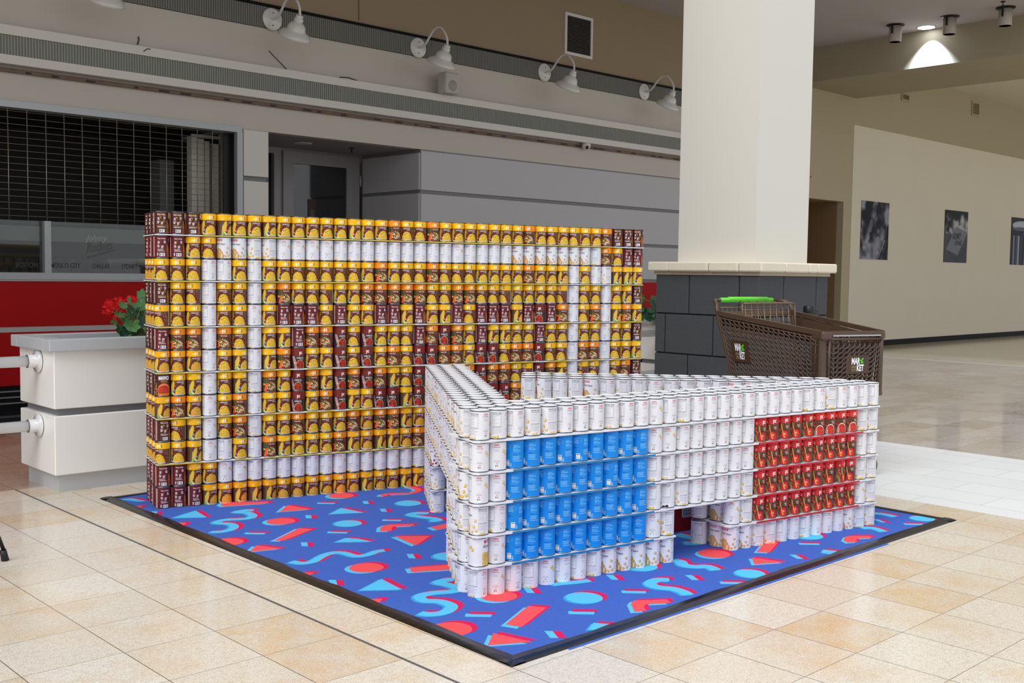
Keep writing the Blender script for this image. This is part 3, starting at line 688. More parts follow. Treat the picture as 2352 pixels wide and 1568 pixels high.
MT = {'left': tile_mat('granite_left', (242, 236, 225), (228, 217, 200), .3115, .3115, -.351, -.594, rough=.16),
      'right': tile_mat('granite_right', (242, 234, 220), (231, 217, 195), .3075, .3055, .16, -3.077, rough=.2),
      'white': tile_mat('white_tile', (250, 251, 252), (244, 246, 248), .3, .615, 3.38, -1.745-.3075, joint=(150, 150, 155), rough=.25, brick=True, speck=0),
      'grey': tile_mat('grey_granite', (208, 202, 194), (190, 180, 168), .61, .305, 5.07, -1.1, rough=.1, warm=(150, 126, 100), speck=.3),
      'brown': tile_mat('granite_left_shaded', (206, 192, 170), (192, 172, 148), .3115, .3115, -.351, -.594, rough=.1, speck=.45, warm=(150, 110, 80)),  # left granite again; dimmer light and red wall reflection painted into its brown
      'dark': tile_mat('black_tile', (26, 27, 32), (34, 34, 40), .31, .31, 0, 3.03, joint=(60, 60, 64), rough=.08, speck=0),
      'pale': tile_mat('pale_granite', (214, 208, 184), (202, 194, 170), .61, .61, 13.2, 0, rough=.12, speck=.2), 'line': mat('pale_strip', (226, 226, 226), .2)}
m = MB()
def fl(x0, x1, y0, y1, k): m.quad((x0, y0, 0), (x1, y0, 0), (x1, y1, 0), (x0, y1, 0), MT[k])
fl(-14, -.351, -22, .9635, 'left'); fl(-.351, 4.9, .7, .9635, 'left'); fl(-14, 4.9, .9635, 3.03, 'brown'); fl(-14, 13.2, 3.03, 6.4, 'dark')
fl(-.351, 3.2, -22, .7, 'right'); fl(3.2, 5.07, -22, .7, 'white'); fl(5.07, 13.12, -22, .7, 'grey'); fl(4.9, 13.12, .7, 3.03, 'grey'); fl(13.12, 13.24, -22, 3.03, 'line'); fl(13.24, 42, -22, 4.6, 'pale'); fl(13.2, 14.4, 4.6, 6.4, 'pale')
struct(m.build('floor'))
m = MB(); jt = mat('expansion_joint', (96, 94, 94), .5); m.box((-.356, -22, .0003), (-.346, .9635, .0010), jt); struct(m.build('trim_1'))

# ---------------------------------------------------------------- printed floor mat
def felt(name, c, n=.1): return mat(name, c, .95, noise=n, nscale=160, spec=.1)
FB = felt('mat_blue', (70, 104, 192), .2); FC = felt('mat_cyan', (92, 196, 242), .06); FM = felt('mat_midblue', (60, 162, 226), .06); FR = felt('mat_coral', (250, 88, 92), .06); FK = felt('mat_crimson', (222, 34, 92), .06)
RU0, RU1, RV0, RV1 = -.08, 2.86, -2.685, .41
mm = MB(); ZM = .004
mm.box((RU0, RV0, .0008), (RU1, RV1, ZM), FB)
def clip(P):
    for ax, lim, sg in ((0, RU0, 1), (0, RU1, -1), (1, RV0, 1), (1, RV1, -1)):
        Q = []
        for a, b in zip(P, P[1:]+P[:1]):
            ia, ib = (a[ax]-lim)*sg >= 0, (b[ax]-lim)*sg >= 0
            if ia: Q.append(a)
            if ia != ib: t = (lim-a[ax])/(b[ax]-a[ax]); Q.append(tuple(a[k]+(b[k]-a[k])*t for k in range(2)))
        P = Q
        if len(P) < 3: return []
    return P
def poly(P, m_, z):
    P = clip(P)
    if len(P) > 2:
        A = sum(a[0]*b[1]-b[0]*a[1] for a, b in zip(P, P[1:]+P[:1]))
        if A < 0: P = P[::-1]
        mm.add([(p[0], p[1], ZM+z) for p in P], [tuple(range(len(P)))], m_)
OFF = Vector((.725, -.688))*.020+Vector((.688, .725))*.022
def layers(P, c):
    P = [Vector(p) for p in P]; g = lambda q: [tuple(p+OFF*q) for p in P]
    if c == 'r': poly(g(-.8), FC, .0002); poly(g(.9), FK, .0004); poly(g(0), FR, .0006)
    else: poly(g(1.0), FK, .0002); poly(g(-.45), FM, .0004); poly(g(0), FC, .0006)
R1 = lambda X, Y: floor_pt(200+X/3.2133, 1080+Y/3.2133).xy
R2 = lambda X, Y: floor_pt(700+X/3.2133, 1080+Y/3.2133).xy
R3 = lambda X, Y: floor_pt(1200+X/3.5, 1120+Y/3.5).xy
R4 = lambda X, Y: floor_pt(1750+X/3.136, 1000+Y/3.136).xy
def circ(c, r, col): layers([(c.x+r*math.cos(a*.2618), c.y+r*math.sin(a*.2618)) for a in range(24)], col)
for f, X, Y, r, c in ((R1,1430,382,.068,'r'),(R1,1040,535,.068,'r'),(R2,455,725,.07,'r'),(R2,1080,1180,.072,'r'),(R3,1540,537,.07,'r'),(R2,1430,935,.07,'r'),(R2,270,192,.068,'r'),
    (R2,320,398,.066,'c'),(R2,765,248,.066,'c'),(R3,495,893,.07,'c'),(R3,1830,697,.062,'c'),(R4,1155,603,.06,'c'),(R4,330,728,.07,'c'),(R3,950,640,.07,'c'),(R2,1050,640,.06,'c')): circ(f(X, Y), r, c)
for f, c, P in ((R1,'r',[(1195,608),(1250,560),(1445,583)]),(R1,'r',[(1420,312),(1480,262),(1660,292)]),(R1,'r',[(640,405),(690,390),(735,395),(700,422)]),(R2,'r',[(660,492),(925,490),(820,562)]),(R2,'r',[(1350,1300),(1390,1210),(1680,1275)]),
    (R2,'r',[(925,425),(1060,395),(1060,430),(975,445)]),(R3,'r',[(1840,567),(1865,622),(2110,605)]),(R2,'r',[(480,958),(575,955),(545,992)]),(R1,'r',[(320,275),(410,265),(380,290)]),(R1,'r',[(1560,760),(1675,762),(1640,785)]),
    (R1,'c',[(625,358),(800,303),(885,353)]),(R2,'c',[(180,330),(270,283),(440,318)]),(R2,'c',[(400,895),(565,808),(720,888)]),(R2,'c',[(220,538),(300,505),(400,512),(500,533)]),(R3,'c',[(525,1150),(570,1095),(700,1105),(800,1118),(640,1150)]),
    (R1,'r',[(1380,525),(1565,432),(1665,440),(1450,525)]),(R1,'r',[(985,262),(1000,245),(1330,235),(1345,248),(1010,272)]),(R2,'r',[(770,725),(1100,700),(1110,738),(790,758)]),(R2,'r',[(1480,1145),(1650,1008),(1785,1020),(1600,1165)]),
    (R4,'r',[(-40,845),(10,785),(120,770),(55,848)]),(R2,'r',[(555,455),(560,425),(600,408),(650,405),(800,402),(810,415),(650,422),(640,440),(640,455)]),(R3,'r',[(870,940),(895,915),(1160,905),(1190,935),(990,945),(975,970),(1000,998),(900,1005)]),
    (R4,'r',[(585,760),(600,735),(650,728),(770,728),(800,742),(690,748),(675,760),(690,772),(620,778)]),(R4,'c',[(430,850),(440,828),(560,840),(500,862)]),(R1,'c',[(235,220),(330,212),(440,232),(380,236),(330,228)])): layers([f(*p) for p in P], c)
def ribbon(f, P, wd, c):
    Q = [f(*p) for p in P]; S = []
    for i in range(len(Q)-1):
        a, b, c_, d = Q[max(0, i-1)], Q[i], Q[i+1], Q[min(len(Q)-1, i+2)]
        for t in (0, .25, .5, .75): S.append(.5*((2*b)+(c_-a)*t+(2*a-5*b+4*c_-d)*t*t+(3*b-a-3*c_+d)*t**3))
    S.append(Q[-1]); nn = []
    for i in range(len(S)):
        d = (S[min(i+1, len(S)-1)]-S[max(i-1, 0)]).normalized(); nn.append(Vector((-d.y, d.x))*wd/2)
    for off, m_, z in (((1.0, FK, .0002), (-.45, FM, .0004), (0, FC, .0006)) if c == 'c' else ((-.8, FC, .0002), (.9, FK, .0004), (0, FR, .0006))):
        for i in range(len(S)-1): poly([tuple(S[i]+nn[i]+OFF*off), tuple(S[i]-nn[i]+OFF*off), tuple(S[i+1]-nn[i+1]+OFF*off), tuple(S[i+1]+nn[i+1]+OFF*off)], m_, z+i*1e-6)
for f, c, w_, P in ((R1,'c',.042,[(915,462),(1020,455),(1085,428),(1060,402),(955,395),(1010,372),(1180,362),(1225,340),(1180,318),(1100,315),(1160,302),(1230,300)]),
    (R2,'c',.04,[(-100,680),(-20,692),(60,680),(120,645),(190,618),(280,615),(380,640),(470,628),(530,605),(590,598)]),(R2,'c',.046,[(850,1062),(930,1070),(1035,1055),(1085,1010),(1000,975),(880,968),(850,935),(950,912),(1090,900),(1140,880),(1050,850),(980,835),(1050,815),(1100,812)]),
    (R2,'c',.045,[(915,322),(820,322),(780,335),(870,350),(960,362),(985,375),(925,380)]),(R3,'c',.05,[(1180,748),(1080,748),(1025,780),(1090,808),(1210,820),(1290,845),(1330,870)]),(R3,'c',.05,[(1215,590),(1270,600),(1300,630),(1400,642),(1490,640),(1560,670)]),
    (R3,'c',.06,[(1240,380),(1330,400),(1420,425),(1400,450),(1300,452)]),(R4,'c',.045,[(800,565),(880,572),(960,590)]),(R4,'c',.045,[(720,672),(800,672),(880,698)]),(R2,'r',.036,[(575,195),(600,182),(700,178),(790,172),(840,150),(800,132),(760,128)]),(R3,'c',.04,[(240,785),(330,775),(440,765),(540,752)])): ribbon(f, P, w_, c)
ur, ud = Vector((.725, -.688)), Vector((.688, .725))
for f, X, Y in ((R1,515,320),(R1,1655,348),(R2,470,243),(R2,600,300),(R2,20,552),(R2,235,835),(R2,808,640),(R2,1680,893),(R2,1850,1220),(R3,750,728),(R3,1390,730),(R4,270,880),(R4,865,620)):
    c = f(X, Y); q = lambda a, b: tuple(c+ur*a+ud*b+ud*0+ur*(-b*.25)); poly([q(-.028, -.035), q(.002, -.035), q(.002, .035), q(-.028, .035)], FC, .0004); poly([q(0, -.035), q(.028, -.035), q(.028, .035), q(0, .035)], FK, .0006)
for f, X, Y in ((R1,1250,467),(R2,165,245),(R2,250,460),(R2,650,370),(R2,1290,1070),(R3,480,1005),(R3,900,838),(R3,1685,765),(R4,340,782),(R4,1090,640)):
    c = f(X, Y); q = lambda a, b: tuple(c+ur*a+ud*b); poly([q(-.05, -.03), q(.04, -.03), q(.045, .005), q(-.05, .005)], FC, .0004); poly([q(-.035, 0), q(.055, 0), q(.055, .028), q(-.035, .028)], FK, .0006)
rug = mm.build('floor_mat'); tag(rug, 'blue printed floor mat with coral and cyan confetti shapes under the can display', 'mat')
tape = mat('black_tape', (13, 13, 15), .3, noise=.3, nscale=25, bump=.25)
def tp(P, nm='black_tape'):
    m = MB(); m.add([(x, y, z) for x, y, z in P], [(0, 1, 2, 3)], tape); return m
for a, b in (((-.10, .45), (-.145, -2.74)), ((-.145, -2.74), (2.92, -2.745)), ((2.92, -2.745), (2.9, .45)), ((2.9, .45), (-.10, .45))):
    m = MB(); A, B = Vector(a), Vector(b); d = (B-A).normalized(); n = Vector((-d.y, d.x)); e = .012
    if A.x == -.145: wv = .075
    else: wv = .062
    V = []
    K = 30
    for k in range(K+1):
        p = A+(B-A)*k/K; wob = .004*math.sin(k*1.3)+.003*math.sin(k*2.9)
        for q, z in ((0, .0006), (.012, .0045), (.03, .0062), (wv+wob, .0056), (wv+wob, .0044)): pp = p+n*q; V.append((pp.x, pp.y, z))
    m.add(V, [(k*5+r, (k+1)*5+r, (k+1)*5+r+1, k*5+r+1) for k in range(K) for r in range(4)], tape, True)
    m.build('black_edge_tape', rug)
m = MB(); m.prism([(0.1, -2.752, .0004), (2.2, -2.757, .0004), (2.2, -2.74, .0004), (.1, -2.74, .0004)], (0, 0, .0008), FB); m.build('blue_underlay_edge', rug)

# ---------------------------------------------------------------- building shell
V0 = 4.4
cream = mat('cream_paint', (196, 190, 180), .7, noise=.03, nscale=3); tan = mat('tan_paint', (148, 130, 104), .75, noise=.03, nscale=4)
lip = mat('lip_paint', (214, 210, 204), .55); panel = mat('grey_panel', (186, 185, 188), .5); groove = mat('groove_grey', (122, 122, 124), .5); redp = mat('red_panel', (172, 2, 6), .55, spec=.2)
blackb = mat('black_base', (14, 14, 16), .6, spec=.15); alu = mat('aluminium', (172, 176, 178), .4, .35); dark = mat('dark_interior', (40, 36, 33), .8); ceilm = mat('ceiling_paint', (176, 170, 168), .8)
taupe = mat('taupe_paint', (180, 168, 142), .75, noise=.03, nscale=3); offw = mat('wall_offwhite', (222, 214, 198), .7, noise=.03, nscale=2); brownw = mat('recess_brown', (140, 112, 78), .75)
B = lambda m, a, b, mt, bev=0: m.box(a, b, mt, bev)
T = .12
m = MB()
B(m, (-14, V0, 2.567), (13.19, V0+T, 3.6), cream); B(m, (-14, V0, 3.6), (12.8, V0+T, 4.9), tan); B(m, (12.8, V0, 3.6), (42, V0+T, 4.9), mat('far_upper_paint', (176, 166, 138), .75))
B(m, (-14, V0, 0), (2.95, V0+T, 1.10), cream); B(m, (2.95, V0, 0), (3.222, V0+T, 2.567), groove); B(m, (5.165, V0, 0), (12.9, V0+T, 2.567), groove)
B(m, (12.9, V0, 0), (13.19, V0+T, 2.567), tan); B(m, (13.19, V0, 2.49), (14.28, V0+T, 3.6), taupe); B(m, (14.28, V0-.0, 0), (14.54, V0+T, 3.6), taupe); B(m, (14.54, V0, 0), (42, V0+T, 3.6), taupe)
B(m, (14.54, V0-.006, .1), (42, V0, 3.80), offw); B(m, (-14, V0, 2.53), (2.95, V0+T, 2.567), cream)
struct(m.build('wall_back'))
# alcove
m = MB(); B(m, (5.165, V0+T, 0), (5.26, 5.5, 2.567), groove)
for z0, z1 in ((2.12, 2.525), (1.64, 2.08), (1.15, 1.6)): B(m, (5.145, V0+.0, z0), (5.165, 5.46, z1), panel)
B(m, (5.145, V0, .2), (5.165, 5.46, 1.1), redp)
struct(m.build('wall_alcove_right'))
m = MB(); B(m, (3.13, V0+T, 0), (3.222, 5.5, 2.567), cream); struct(m.build('wall_alcove_left'))
m = MB(); B(m, (3.0, V0+T+.001, 2.567), (5.4, 5.7, 2.62), mat('soffit_paint', (150, 148, 152), .7)); struct(m.build('ceiling_alcove'))
fr = mat('door_frame_grey', (150, 148, 148), .45)
m = MB(); VD = 5.5
B(m, (3.2, VD, 2.50), (5.2, VD+.1, 2.567), fr); B(m, (3.2, VD, 0), (3.3, VD+.1, 2.5), fr); B(m, (3.98, VD, 0), (4.13, VD+.1, 2.5), fr); B(m, (5.30, VD, 0), (5.5, VD+.1, 2.56), fr); B(m, (3.2, VD+.3, 0), (5.5, VD+.34, 2.56), dark)
dxa = on_v(641, 340, VD).x; B(m, (3.3, VD+.06, 0), (3.98, VD+.07, 2.5), mat('smoked_glass', (20, 22, 22), .08, spec=.8))
struct(m.build('wall_door'))
D = thing('door_1', (4.15, VD, 0), 'grey framed glass door in the alcove behind the can wall', 'door'); struct(D)
ga, gb = on_v(675, 375, VD-.03), on_v(797, 386, VD-.03); da, db = on_v(651, 345, VD-.03), on_v(826, 358, VD-.03); DX = 4.15; x0, x1 = da.x-DX, db.x-DX; g0, g1, gz, dz = ga.x-DX, gb.x-DX, ga.z, da.z
m = MB(); B(m, (x0, -.03, 0), (g0, .02, dz), fr); B(m, (g1, -.03, 0), (x1, .02, dz), fr); B(m, (g0, -.03, gz), (g1, .02, dz), fr); B(m, (g0, -.03, 0), (g1, .02, .3), fr); m.build('door_frame', D)
m = MB(); B(m, (g0, -.005, .3), (g1, .005, gz), mat('dark_glass', (24, 24, 24), .06, spec=.9)); g = m.build('glass', D)
m = MB(); B(m, (g0+.2, -.012, 1.5), (g0+.3, -.0065, 2.02), mat('dim_red_notice', (52, 26, 22), .5)); B(m, (g0+.225, -.014, 1.55), (g0+.275, -.013, 1.9), mat('dim_notice_print', (84, 70, 60), .5)); m.build('notice', D)
m = MB()
for z in (2.2, 1.2, .3): m.lathe([(.012, 0), (.012, .13)], alu, 8, (x1+.004, -.045, z))
m.build('hinge', D)
# storefront window with mullions, glass, band
WN = thing('window_1', (0, V0, 0), None, None); struct(WN)
m = MB(); B(m, (-14, -.03, 2.527), (2.95, .03, 2.583), alu); B(m, (2.895, -.03, 1.10), (2.955, .03, 2.527), alu); B(m, (-14, -.04, 1.10), (2.95, .05, 1.158), alu); m.build('frame', WN)
m = MB(); B(m, (1.08, -.0, 1.158), (1.135, .09, 1.60), alu); B(m, (-1.1, -.0, 1.158), (-1.045, .09, 1.60), alu); m.build('mullion', WN)
gls = mat('window_glass', (215, 222, 218), .02, spec=.12, trans=.98)
m = MB(); B(m, (-1.04, .06, 1.158), (1.08, .066, 1.6), gls); B(m, (1.135, .06, 1.158), (2.86, .066, 1.6), gls); m.build('glass', WN)
m = MB(); bandm = mat('pale_band', (150, 158, 152), .6); B(m, (-1.04, .075, 1.43), (1.075, .08, 1.555), bandm); B(m, (1.14, .075, 1.43), (2.86, .08, 1.555), bandm); m.build('pale_band', WN)  # pale grey-green opaque strip just behind the glass
m = MB(); etch = mat('etched_lettering', (92, 94, 90), .6)
y = .0595
text3d(m, 'Johnny', (1.45, y, 1.425), (1, 0, 0), (0, 0, 1), .075, mat('etched_light', (176, 182, 178), .6), 0, .45, w=.2)
text3d(m, 'Rockets', (1.47, y, 1.335), (.985, 0, .17), (-.17, 0, .985), .085, etch, .01, .4, w=.24)
m.prism([(1.47, y, 1.285), (1.72, y, 1.36), (1.72, y, 1.375), (1.47, y, 1.305)], (0, .001, 0), etch)
et2 = mat('etched_dim', (62, 64, 62), .6)
for t, x, ww in (('BOSTON', .86, .18), ('MEXICO CITY', 1.15, .26), ('DALLAS', 1.52, .15), ('SYDNEY', 1.78, .15), ('LONDON', .45, .2)): text3d(m, t, (x, y, 1.20), (1, 0, 0), (0, 0, 1), .045, et2, .012, w=ww)
m.build('window_lettering', WN)
# roll-down grille
m = MB(); rod = mat('grille_rod', (150, 146, 136), .4, .6)
for k in range(19): m.tube([(-3, 4.535, 2.52-k*.055), (2.88, 4.535, 2.52-k*.055)], .0028, rod, 4)
G = thing('security_grille', (0, 0, 0), 'roll-down metal grille drawn over the dark storefront window', 'grille')
m.build('horizontal_rods', G)
m = MB()
for k in range(36):
    u = 2.72-k*.157
    if u > -3: m.tube([(u, 4.53, 2.53), (u, 4.53, 1.50)], .0045, rod, 4)
m.build('vertical_links', G)
m = MB(); B(m, (2.84, 4.525, 1.16), (2.894, 4.56, 2.53), mat('guide_dark', (60, 62, 62), .4, .4)); m.build('side_track', G)
# restaurant interior
m = MB(); B(m, (-14, 6.3, 0), (3.1, 6.4, 2.8), dark); B(m, (-14, 4.6, 2.6), (3.1, 6.4, 2.65), dark); B(m, (3.05, 4.6, 0), (3.12, 6.4, 2.6), dark)
struct(m.build('wall_interior'))
m = MB(); iw = mat('interior_trim', (205, 198, 186), .6)
for xa, xb, yt in ((440, 452, 312), (454, 469, 318), (471, 481, 324), (492, 502, 330), (513, 519, 300)): pa, pb = on_v(xa, yt, 4.9), on_v(xb, yt, 4.9); B(m, (pa.x, 4.9, 1.0), (pb.x, 5.0, pa.z), iw)
pa, pb = on_v(438, 308, 4.9), on_v(505, 326, 4.9); B(m, (pa.x, 4.88, pb.z+.02), (pb.x, 4.9, pb.z+.05), iw); struct(m.build('trim_2'))
m = MB(); B(m, (2.3, 5.2, 0), (3.0, 5.9, 1.24), mat('counter_body', (70, 70, 66), .6)); B(m, (2.24, 5.1, 1.24), (3.03, 5.95, 1.30), mat('counter_top', (210, 206, 196), .4), .02); o = m.build('counter'); tag(o, 'cream-topped counter inside the dark restaurant at the window', 'counter')
m = MB(); B(m, (2.55, 5.3, 1.30), (2.7, 5.5, 2.3), mat('counter_post', (98, 100, 94), .6)); o = m.build('post'); tag(o, 'grey square post standing on the counter inside the restaurant', 'post')
SX = (108, 134, 164, 190, 202, 233, 78, 66, 45, 20)
for k, px in enumerate(SX):
    p = on_v(px, 600, (4.75, 4.88, 5.01, 5.14)[k % 4]); S = thing('bar_stool', (p.x, p.y, 0), 'dark-topped chrome bar stool inside the restaurant window, %s' % ('%s right of the window post' % ORD[sorted(SX).index(px)-3] if px > 100 else '%s left of the window post' % ORD[4-sorted(SX).index(px)] if px < 100 else ''), 'stool', group='bar stools inside the dark restaurant')
    m = MB(); m.lathe([(.02, 0), (.055, .0), (.055, .03), (.013, .05), (.013, 1.21)], mat('chrome', (210, 210, 214), .2, 1), 10); m.build('pole', S)
    m = MB(); m.lathe([(.03, 1.2), (.05, 1.215), (.052, 1.28), (.04, 1.3), (.001, 1.3)], mat('stool_vinyl', (22, 16, 16), .4), 12); m.build('seat', S)
# claddings, sill strips
def trim(n, boxes):
    m = MB()
    for a, b, mt in boxes: B(m, a, b, mt)
    return struct(m.build('trim_%d' % n))
trim(3, [((-14, V0-.03, 1.085), (2.955, V0, 1.10), alu), ((-14, V0-.02, .70), (2.955, V0, 1.085), redp), ((-14, V0-.015, .655), (2.955, V0, .70), mat('pale_strip2', (178, 174, 172), .5)), ((-14, V0-.02, .205), (2.955, V0, .655), redp), ((-14, V0-.01, 0), (2.955, V0, .205), blackb)]
     + [((-14, V0-.014, z), (2.955, V0-.01, z+.012), groove) for z in (.05, .1, .15)])
trim(4, [((5.165, V0-.02, z0), (12.7, V0, z1), panel) for z0, z1 in ((2.12, 2.548), (1.63, 2.075), (1.15, 1.585))] + [((5.165, V0-.02, .2), (12.7, V0, 1.105), redp), ((5.165, V0-.01, 0), (12.7, V0, .2), blackb)])
trim(5, [((2.965, V0-.03, z0), (3.235, V0, z1), lip) for z0, z1 in ((2.118, 2.56), (1.6, 2.07), (1.13, 1.56))])
# fascia with fluted band
VF = V0-.12
def flutes(n, u0, u1, v, z0, z1, pitch, c):
    m = MB(); k = int((u1-u0)/pitch); V = []; F = []
    for i in range(k):
        a = u0+i*pitch
        for du, dv in ((0, 0), (.25, -.014), (.55, -.014), (.8, 0)): V += [(a+du*pitch, v+dv, z0), (a+du*pitch, v+dv, z1)]
    for i in range(len(V)//2-1): F.append((2*i, 2*i+2, 2*i+3, 2*i+1))
    m.add(V, F, c); return struct(m.build('trim_%d' % n))
flut = mat('fluted_grey', (150, 152, 146), .5)
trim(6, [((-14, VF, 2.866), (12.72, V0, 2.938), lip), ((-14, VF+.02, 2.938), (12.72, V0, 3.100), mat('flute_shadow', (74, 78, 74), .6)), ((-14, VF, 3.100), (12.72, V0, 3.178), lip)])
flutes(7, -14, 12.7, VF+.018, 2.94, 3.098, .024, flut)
m = MB(); tr = mat('track_brown', (112, 90, 70), .6, noise=.4, nscale=9); tk = mat('track_black', (28, 22, 20), .6)
B(m, (-14, V0-.035, 2.812), (12.7, V0-.005, 2.846), tr)
for k in range(60): u = -4+k*.29+random.uniform(-.1, .1); B(m, (u, V0-.038, 2.816), (u+random.uniform(.02, .12), V0-.034, 2.83), tk)
struct(m.build('trim_8'))
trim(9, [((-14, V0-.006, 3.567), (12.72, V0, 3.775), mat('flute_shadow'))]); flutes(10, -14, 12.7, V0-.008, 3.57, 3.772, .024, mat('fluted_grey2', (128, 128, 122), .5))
trim(11, [((-14, V0-.03, 3.775), (12.72, V0, 3.80), blackb)])
m = MB(); B(m, (-14, .3, 4.77), (12.73, V0+T, 4.85), ceilm); struct(m.build('ceiling'))
m = MB(); B(m, (12.73, -2.6, 4.25), (14.6, V0, 4.9), mat('beam_paint', (160, 150, 126), .75)); struct(m.build('trim_13'))
m = MB(); B(m, (14.6, -2.6, 4.86), (42, V0+T, 4.95), mat('far_ceiling', (214, 210, 196), .8)); struct(m.build('ceiling'))
m = MB(); B(m, (13.19, 5.35, 0), (14.28, 5.45, 2.6), brownw); B(m, (13.1, V0+T, 0), (13.19, 5.45, 2.6), brownw); B(m, (14.28, V0+T, 0), (14.36, 5.45, 2.6), brownw); B(m, (13.1, V0+T, 2.49), (14.36, 5.45, 2.56), brownw); struct(m.build('wall_recess'))
trim(12, [((14.28, V0-.012, 0), (42, V0-.006, .10), blackb)])
m = MB(); nb = mat('notice_frame', (168, 156, 136), .5); a, b = on_v(1856, 584, 5.34), on_v(1914, 700, 5.34); a.y = b.y = 0
B(m, (a.x-.2, 5.32, b.z), (b.x, 5.351, b.z+.05), nb); B(m, (a.x-.2, 5.32, a.z-.05), (b.x, 5.35, a.z), nb); B(m, (b.x-.05, 5.32, b.z), (b.x, 5.35, a.z), nb); B(m, (a.x-.2, 5.32, b.z), (a.x-.15, 5.35, a.z), nb); B(m, (a.x-.15, 5.335, b.z+.05), (b.x-.05, 5.348, a.z-.05), mat('notice_field', (150, 134, 110), .6))
struct(m.build('trim_14'))  # framed panel on the back wall of the recess

# ---------------------------------------------------------------- posters
def poster(px, py, px2, art, label):
    a = on_v(px, py, V0-.012); b = on_v(px2, py, V0-.012); w_ = b.x-a.x; h = 1.01
    o = bpy.data.objects.new('poster', flat_art('poster', art, (0, 0, 0), (1, 0, 0), (0, 0, 1), w_, h, .004, None)); C.objects.link(o); o.location = (a.x, V0-.013, 1.535)
    m = MB(); B(m, (0, .0005, 0), (w_, .005, h), blackb); m.build('backing', o)
    tag(o, label, 'poster', 'black and white posters on the long wall')
def ponoise(A, c0, c1, sc, seed):
    r = np.random.default_rng(seed); out = np.zeros((A.h, A.w))
    for o, k in ((4, 1), (8, .6), (16, .35)):
        n = r.standard_normal((o+1, o+1)); yi = np.linspace(0, o-.001, A.h); xi = np.linspace(0, o-.001, A.w); y0, x0 = yi.astype(int), xi.astype(int); fy, fx = (yi-y0)[:, None], (xi-x0)[None]; fy = fy*fy*(3-2*fy); fx = fx*fx*(3-2*fx)
        out += k*1.5*((n[y0][:, x0]*(1-fx)+n[y0][:, x0+1]*fx)*(1-fy)+(n[y0+1][:, x0]*(1-fx)+n[y0+1][:, x0+1]*fx)*fy)
    t = np.clip(out*.35+.45, 0, 1)[..., None]; A.a[:] = np.array(c0)*(1-t)+np.array(c1)*t
A = Art(90, 90, 1, (40, 42, 54), False); ponoise(A, (14, 16, 28), (150, 152, 168), 1, 3)
for x, y, r in ((.55, .78, .13), (.6, .72, .09), (.35, .42, .08), (.8, .55, .07)): A.ell(x, y, r*.8, r*1.5, (150, 152, 166), .3, .6)
A.line(.62, 1.0, .86, .66, .02, (150, 150, 160)); A.line(.86, .66, .95, .2, .012, (120, 120, 132)); A.line(.68, 1.0, .9, .66, .02, (16, 18, 28))
poster(1979, 470, 2043, A, 'black and white food-plate poster, nearest the pillar on the long wall')
A = Art(90, 90, 1, (70, 74, 84), False); ponoise(A, (20, 20, 24), (176, 178, 186), 1, 8); A.rect(0, .45, 1, 1, (66, 70, 80), .92)
A.line(.22, .72, .62, .38, .01, (40, 40, 46)); 
for k in range(26): t = k/25; A.line(.12+.38*t, .74-.42*t, .58+.38*t, .84-.42*t, .03, (116, 120, 132))
A.text('ADMIT', .34, .43, .72, .55, (40, 42, 52), .03, .2); A.text('ONE', .46, .57, .76, .66, (40, 42, 52), .03, .2)
poster(2171, 490, 2224, A, 'ticket poster, second from the pillar on the long wall')
A = Art(90, 90, 1, (24, 28, 48), False); A.rect(0, 0, 1, .12, (28, 30, 44)); A.ell(.55, .17, .5, .1, (180, 186, 200)); A.ell(.55, .24, .5, .04, (90, 96, 120))
for x, g in ((.1, 150), (.22, 90), (.3, 190), (.42, 70), (.6, 230), (.75, 160), (.88, 200)): A.rect(x, .38, x+.07, 1, (g*.8, g*.84, g))
A.rect(.55, .3, 1, .36, (200, 206, 220)); poster(2324, 500, 2376, A, 'poster with pale vertical bars, cut by the right edge of view')

# ---------------------------------------------------------------- ceiling lights at the right
potm = mat('pot_paint', (172, 166, 152), .6); dk = mat('pot_dark', (24, 22, 20), .5)
for n, (px, py, lb) in enumerate(((2057, 57, 'grey cylinder ceiling light, nearest the pillar'), (2182, 38, 'grey cylinder ceiling light, right of the lit downlight'), (2310, 17, 'grey cylinder ceiling light, nearest the right edge of view'))):
    p = floor_pt(px, py, 4.77); P = thing('cylinder_light', (p.x, p.y, 4.77), lb, 'ceiling light', group='cylinder ceiling lights')
    m = MB(); m.lathe([(.12, -.012), (.125, 0)], dk, 20); m.build('ring', P)
    m = MB(); m.lathe([(.078, -.24), (.085, -.235), (.085, -.02), (.06, -.02)], potm, 20, caps=False); m.build('shade', P)
    m = MB(); m.lathe([(.076, -.236), (.001, -.236)], dk, 20); m.build('opening', P)
    m = MB(); B(m, (-.1, -.012, -.13), (-.086, .012, 0), dk); B(m, (.086, -.012, -.13), (.1, .012, 0), dk); m.build('bracket', P)
DL = thing('downlight', (12.55, 2.215, 4.77), 'lit recessed downlight between the cylinder lights, throwing a white cone', 'ceiling light')
m = MB(); m.lathe([(.12, -.006), (.135, 0)], potm, 24); m.build('rim', DL)
m = MB(); m.lathe([(.115, -.008), (.001, -.0081)], mat('lamp_white', (235, 240, 255), emis=14), 24); m.build('lamp', DL)
l = bpy.data.lights.new('downlight_beam', 'SPOT'); l.energy = 230; l.spot_size = math.radians(84); l.spot_blend = .55; l.shadow_soft_size = .02; l.color = (.62, .76, 1); o = bpy.data.objects.new('downlight_beam', l); C.objects.link(o); o.location = (12.56, 2.215, 4.75); o.rotation_euler = (0, math.radians(-22), 0); o.parent = None
o.rotation_euler = (0, math.radians(-8), 0)
